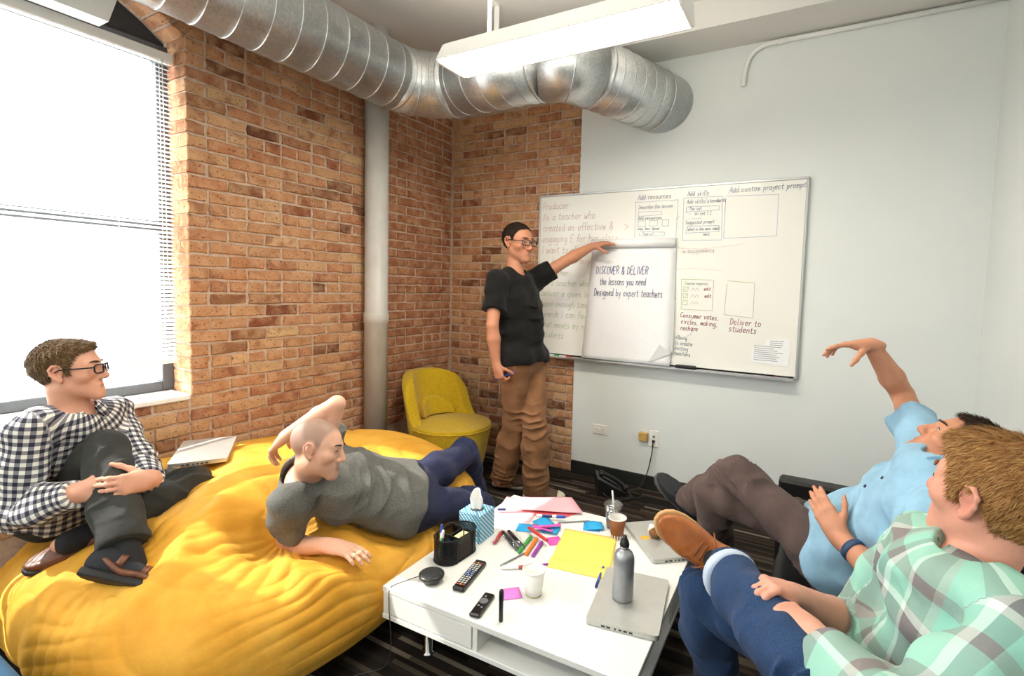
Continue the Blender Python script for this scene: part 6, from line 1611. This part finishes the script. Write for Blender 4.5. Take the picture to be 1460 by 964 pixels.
people['standing'] = build_person(dict(
    label='standing man in black t-shirt and brown trousers pointing at the paper pad', base=0.0, res=0.0048, belly=0.06, stand=True,
    J=dict(hd=(1.032, -0.576, 1.700), sR=(1.000, -0.770, 1.437), sL=(1.049, -0.430, 1.437), eR=(1.035, -0.865, 1.165), wR=(1.060, -0.850, 0.925), eL=(1.251, -0.325, 1.590), wL=(1.385, -0.170, 1.705),
           hR=(1.110, -0.713, 0.931), hL=(1.112, -0.512, 0.925), kR=(1.073, -0.626, 0.494), aR=(0.942, -0.550, 0.098), kL=(1.230, -0.630, 0.512), aL=(1.229, -0.601, 0.098)),
    F=(0.95, -0.22, -0.06), U=(0.05, 0, 1), hs=1.08, s=1.0, skin='c08667', flush='b56a54', lip='9b5c4e', iris='3a3028', stubble=0.15, gaze=-0.15, glasses=True,
    handR=dict(D=(0.35, -0.05, -0.93), N=(0.25, 0.95, 0.1), kw=dict(curl=0.85, thumb=(0.4, 0.6))), handL=dict(D=(0.72, 0.52, 0.30), N=(0.15, 0.55, -0.8), kw=dict(curl=0.22, spread=0.10, thumb=(0.6, 0.5))),
    toeR=(0.92, 0.38, 0.0), toeL=(0.93, 0.36, 0.0), browm=brow_mat('dark_brow2', '2a211b', '40332a'), sock=M_SOCK, hairm=hair_mat('black_cropped_hair', '231b17', '3a2d26'),
    hair=dict(kind='receding', thick=0.0035, n=4500, len=0.009, flow=(0.2, 0.6, 0.5), seed=6, lift=0.6, rough=0.002),
    shirt=dict(m=cloth_mat('black_jersey', '151414'), sleeve='short', short=0.66, g=0.014, hem=0.03, vneck=0.02, label='black t-shirt'),
    trousers=dict(m=cloth_mat('brown_chinos', '8a6243'), g=0.016, waist=0.05, flare=0.030, hem=0.045, amp=1.3, label='brown chino trousers'),
    shoes=dict(kind='sneaker', m=mat('brown_canvas', '5b4538', 0.8, bump=0.2, bscale=300), solem=mat('cream_rubber', 'cfc6b2', 0.6), laces=mat('cream_lace', 'd8d0bd', 0.8), toecap=mat('cream_rubber', 'cfc6b2', 0.6), sole=0.026)))
people['blue'] = build_person(dict(
    label='reclining man in light blue polo shirt on the sofa stretching one arm up', base=0.28, res=0.0040,
    J=dict(hd=(3.215, -1.455, 0.935), sR=(3.150, -1.400, 0.880), sL=(3.127, -1.735, 0.790), eR=(3.102, -1.136, 1.042), wR=(2.981, -1.270, 1.233), eL=(3.035, -1.735, 0.575), wL=(2.908, -1.580, 0.625),
           hR=(2.885, -1.242, 0.480), hL=(2.915, -1.441, 0.460), kL=(2.544, -1.255, 0.660), aL=(2.316, -1.013, 0.396), kR=(2.443, -1.228, 0.545), aR=(2.455, -0.985, 0.190)),
    F=(-0.70, 0.12, 0.68), U=(0.68, 0.05, 0.72), hs=0.98, skin='c88f70', flush='c07a62', lip='a86a5c', iris='4a3a2c', stubble=0.15,
    handR=dict(D=(-0.92, -0.30, -0.02), N=(-0.1, -0.1, -1), kw=dict(curl=[0.15, 0.3, 0.4, 0.45], thumb=(0.35, 0.7))), handL=dict(D=(-0.55, 0.45, 0.70), N=(0.25, 0.85, -0.35), kw=dict(curl=0.16, spread=0.0, thumb=(0.45, 0.1))),
    toeL=(-0.72, 0.05, 0.62), toeR=(-0.95, 0.25, -0.05), browm=brow_mat('dark_brow3', '33241a', '4a372a'), sock=M_SOCK, hairm=hair_mat('dark_brown_hair', '2b1f19', '4a382c'), slouch=0.03,
    hair=dict(kind='short', thick=0.009, n=6000, len=0.018, flow=(0.2, 0.5, 0.6), seed=8, lift=0.5),
    shirt=dict(m=cloth_mat('light_blue_pique', '8fb7cf', wscale=500), sleeve='short', short=0.62, g=0.016, hem=-0.01, collar=True, open=0.45, vneck=0.008, label='light blue polo shirt', buttons=(mat('dark_button', '2a2c3a', 0.4), (0.72, 0.86))),
    trousers=dict(m=cloth_mat('taupe_trousers', '5c4c48'), g=0.010, waist=0.05, flare=0.014, amp=1.3, hem=0.0, label='taupe brown trousers'), shoes=SNEAK_BLACK))
people['front'] = build_person(dict(
    label='man with auburn hair in mint plaid shirt and jeans in the right foreground', base=0.28, res=0.0036,
    J=dict(hd=(3.155, -2.075, 0.992), sR=(3.060, -1.935, 0.790), sL=(3.155, -2.285, 0.810), eR=(2.925, -1.960, 0.560), wR=(2.795, -2.099, 0.672), eL=(2.975, -2.460, 0.690), wL=(2.840, -2.270, 0.690),
           hR=(2.985, -1.969, 0.385), hL=(3.090, -2.136, 0.375), kR=(2.554, -1.935, 0.500), aR=(2.593, -1.797, 0.113), kL=(2.828, -2.308, 0.630), aL=(2.605, -1.950, 0.613)),
    F=(-0.70, 0.70, 0.12), U=(0.10, -0.06, 1), hs=1.12, skin='d99f88', flush='cf7f6c', lip='b56e66', iris='4a5a5a', slouch=0.05,
    handR=dict(D=(-0.60, -0.62, 0.45), N=(-0.35, -0.35, -0.85), kw=dict(curl=0.85, thumb=(0.4, 0.5))), handL=dict(D=(-0.70, 0.70, 0.05), N=(-0.2, 0.1, -1), kw=dict(curl=0.75, thumb=(0.4, 0.5))),
    toeL=(-0.74, -0.41, 0.55), toeR=(-0.98, 0.10, -0.10), browm=brow_mat('auburn_brow', '8a5a34', 'a06f45'), sock=M_SOCK, hairm=hair_mat('auburn_hair', '80532c', 'b48c58'),
    hair=dict(kind='short', thick=0.008, n=18000, len=0.022, flow=(0.35, 0.75, 0.10), seed=9, top=[((0, 0.02, 0.083), (0.060, 0.072, 0.036))], lift=0.35, w=0.0010, res=0.0035),
    shirt=dict(m=plaid_mat('mint_plaid_cotton', 'mint'), sleeve={'L': 'long', 'R': 0.12}, g=0.022, hem=-0.02, collar=True, open=0.30, vneck=0.010, res=0.0045, amp=1.6, label='mint green and grey plaid shirt'),
    trousers=dict(m=cloth_mat('blue_denim', '2b4468', heather=0.5, color2='1c2c4a'), g=0.012, waist=0.05, flare=0.014, amp=1.2, hemL=-0.045, cuff='L', cuffm=cloth_mat('pale_denim', 'b9c6d6'), res=0.0048, label='dark blue jeans'),
    shoes=dict(L=dict(kind='sneaker', m=mat('tan_leather', 'a9602c', 0.38, var=0.16, nscale=20, bump=0.12, bscale=120), solem=mat('crepe_sole', 'c69a66', 0.7), laces=mat('brown_lace', '8a5226', 0.7), bow=True, sole=0.016, res=0.0035, s=1.06, label='tan leather lace-up ankle boot'),
               R=dict(kind='sneaker', m=mat('black_canvas', '1c1d22', 0.8), solem=mat('grey_rubber_sole', '4c4a46', 0.7), sole=0.02))))

# ------------------------------------------------------------------ things worn and held
rt, Jb, Hb, ob = people['blue']
d = nrm(Jb['wL']-Jb['eL']); c = Jb['eL']+(Jb['wL']-Jb['eL'])*0.70
wt = MB().lathe([(0.0335, -0.011), (0.0375, -0.011), (0.0385, 0.0), (0.0375, 0.011), (0.0335, 0.011)], 28, c-ob, d, cap=False).build('wrist_band', mat('navy_band', '2c4666', 0.6), rt, label='navy blue wrist band')
rt, Js, Hs_, os_ = people['standing']
w = Js['wR']+nrm((0.35, -0.05, -0.93))*0.085+V3(0.022, 0.030, 0.0)
mk = pen(tuple(w), 0.55, 'blue marker held in the standing man\'s lowered hand', PM['blue'], PM['blue'], 0.13, 0.0075); mk.rotation_euler = (0, -0.45, 0.35)
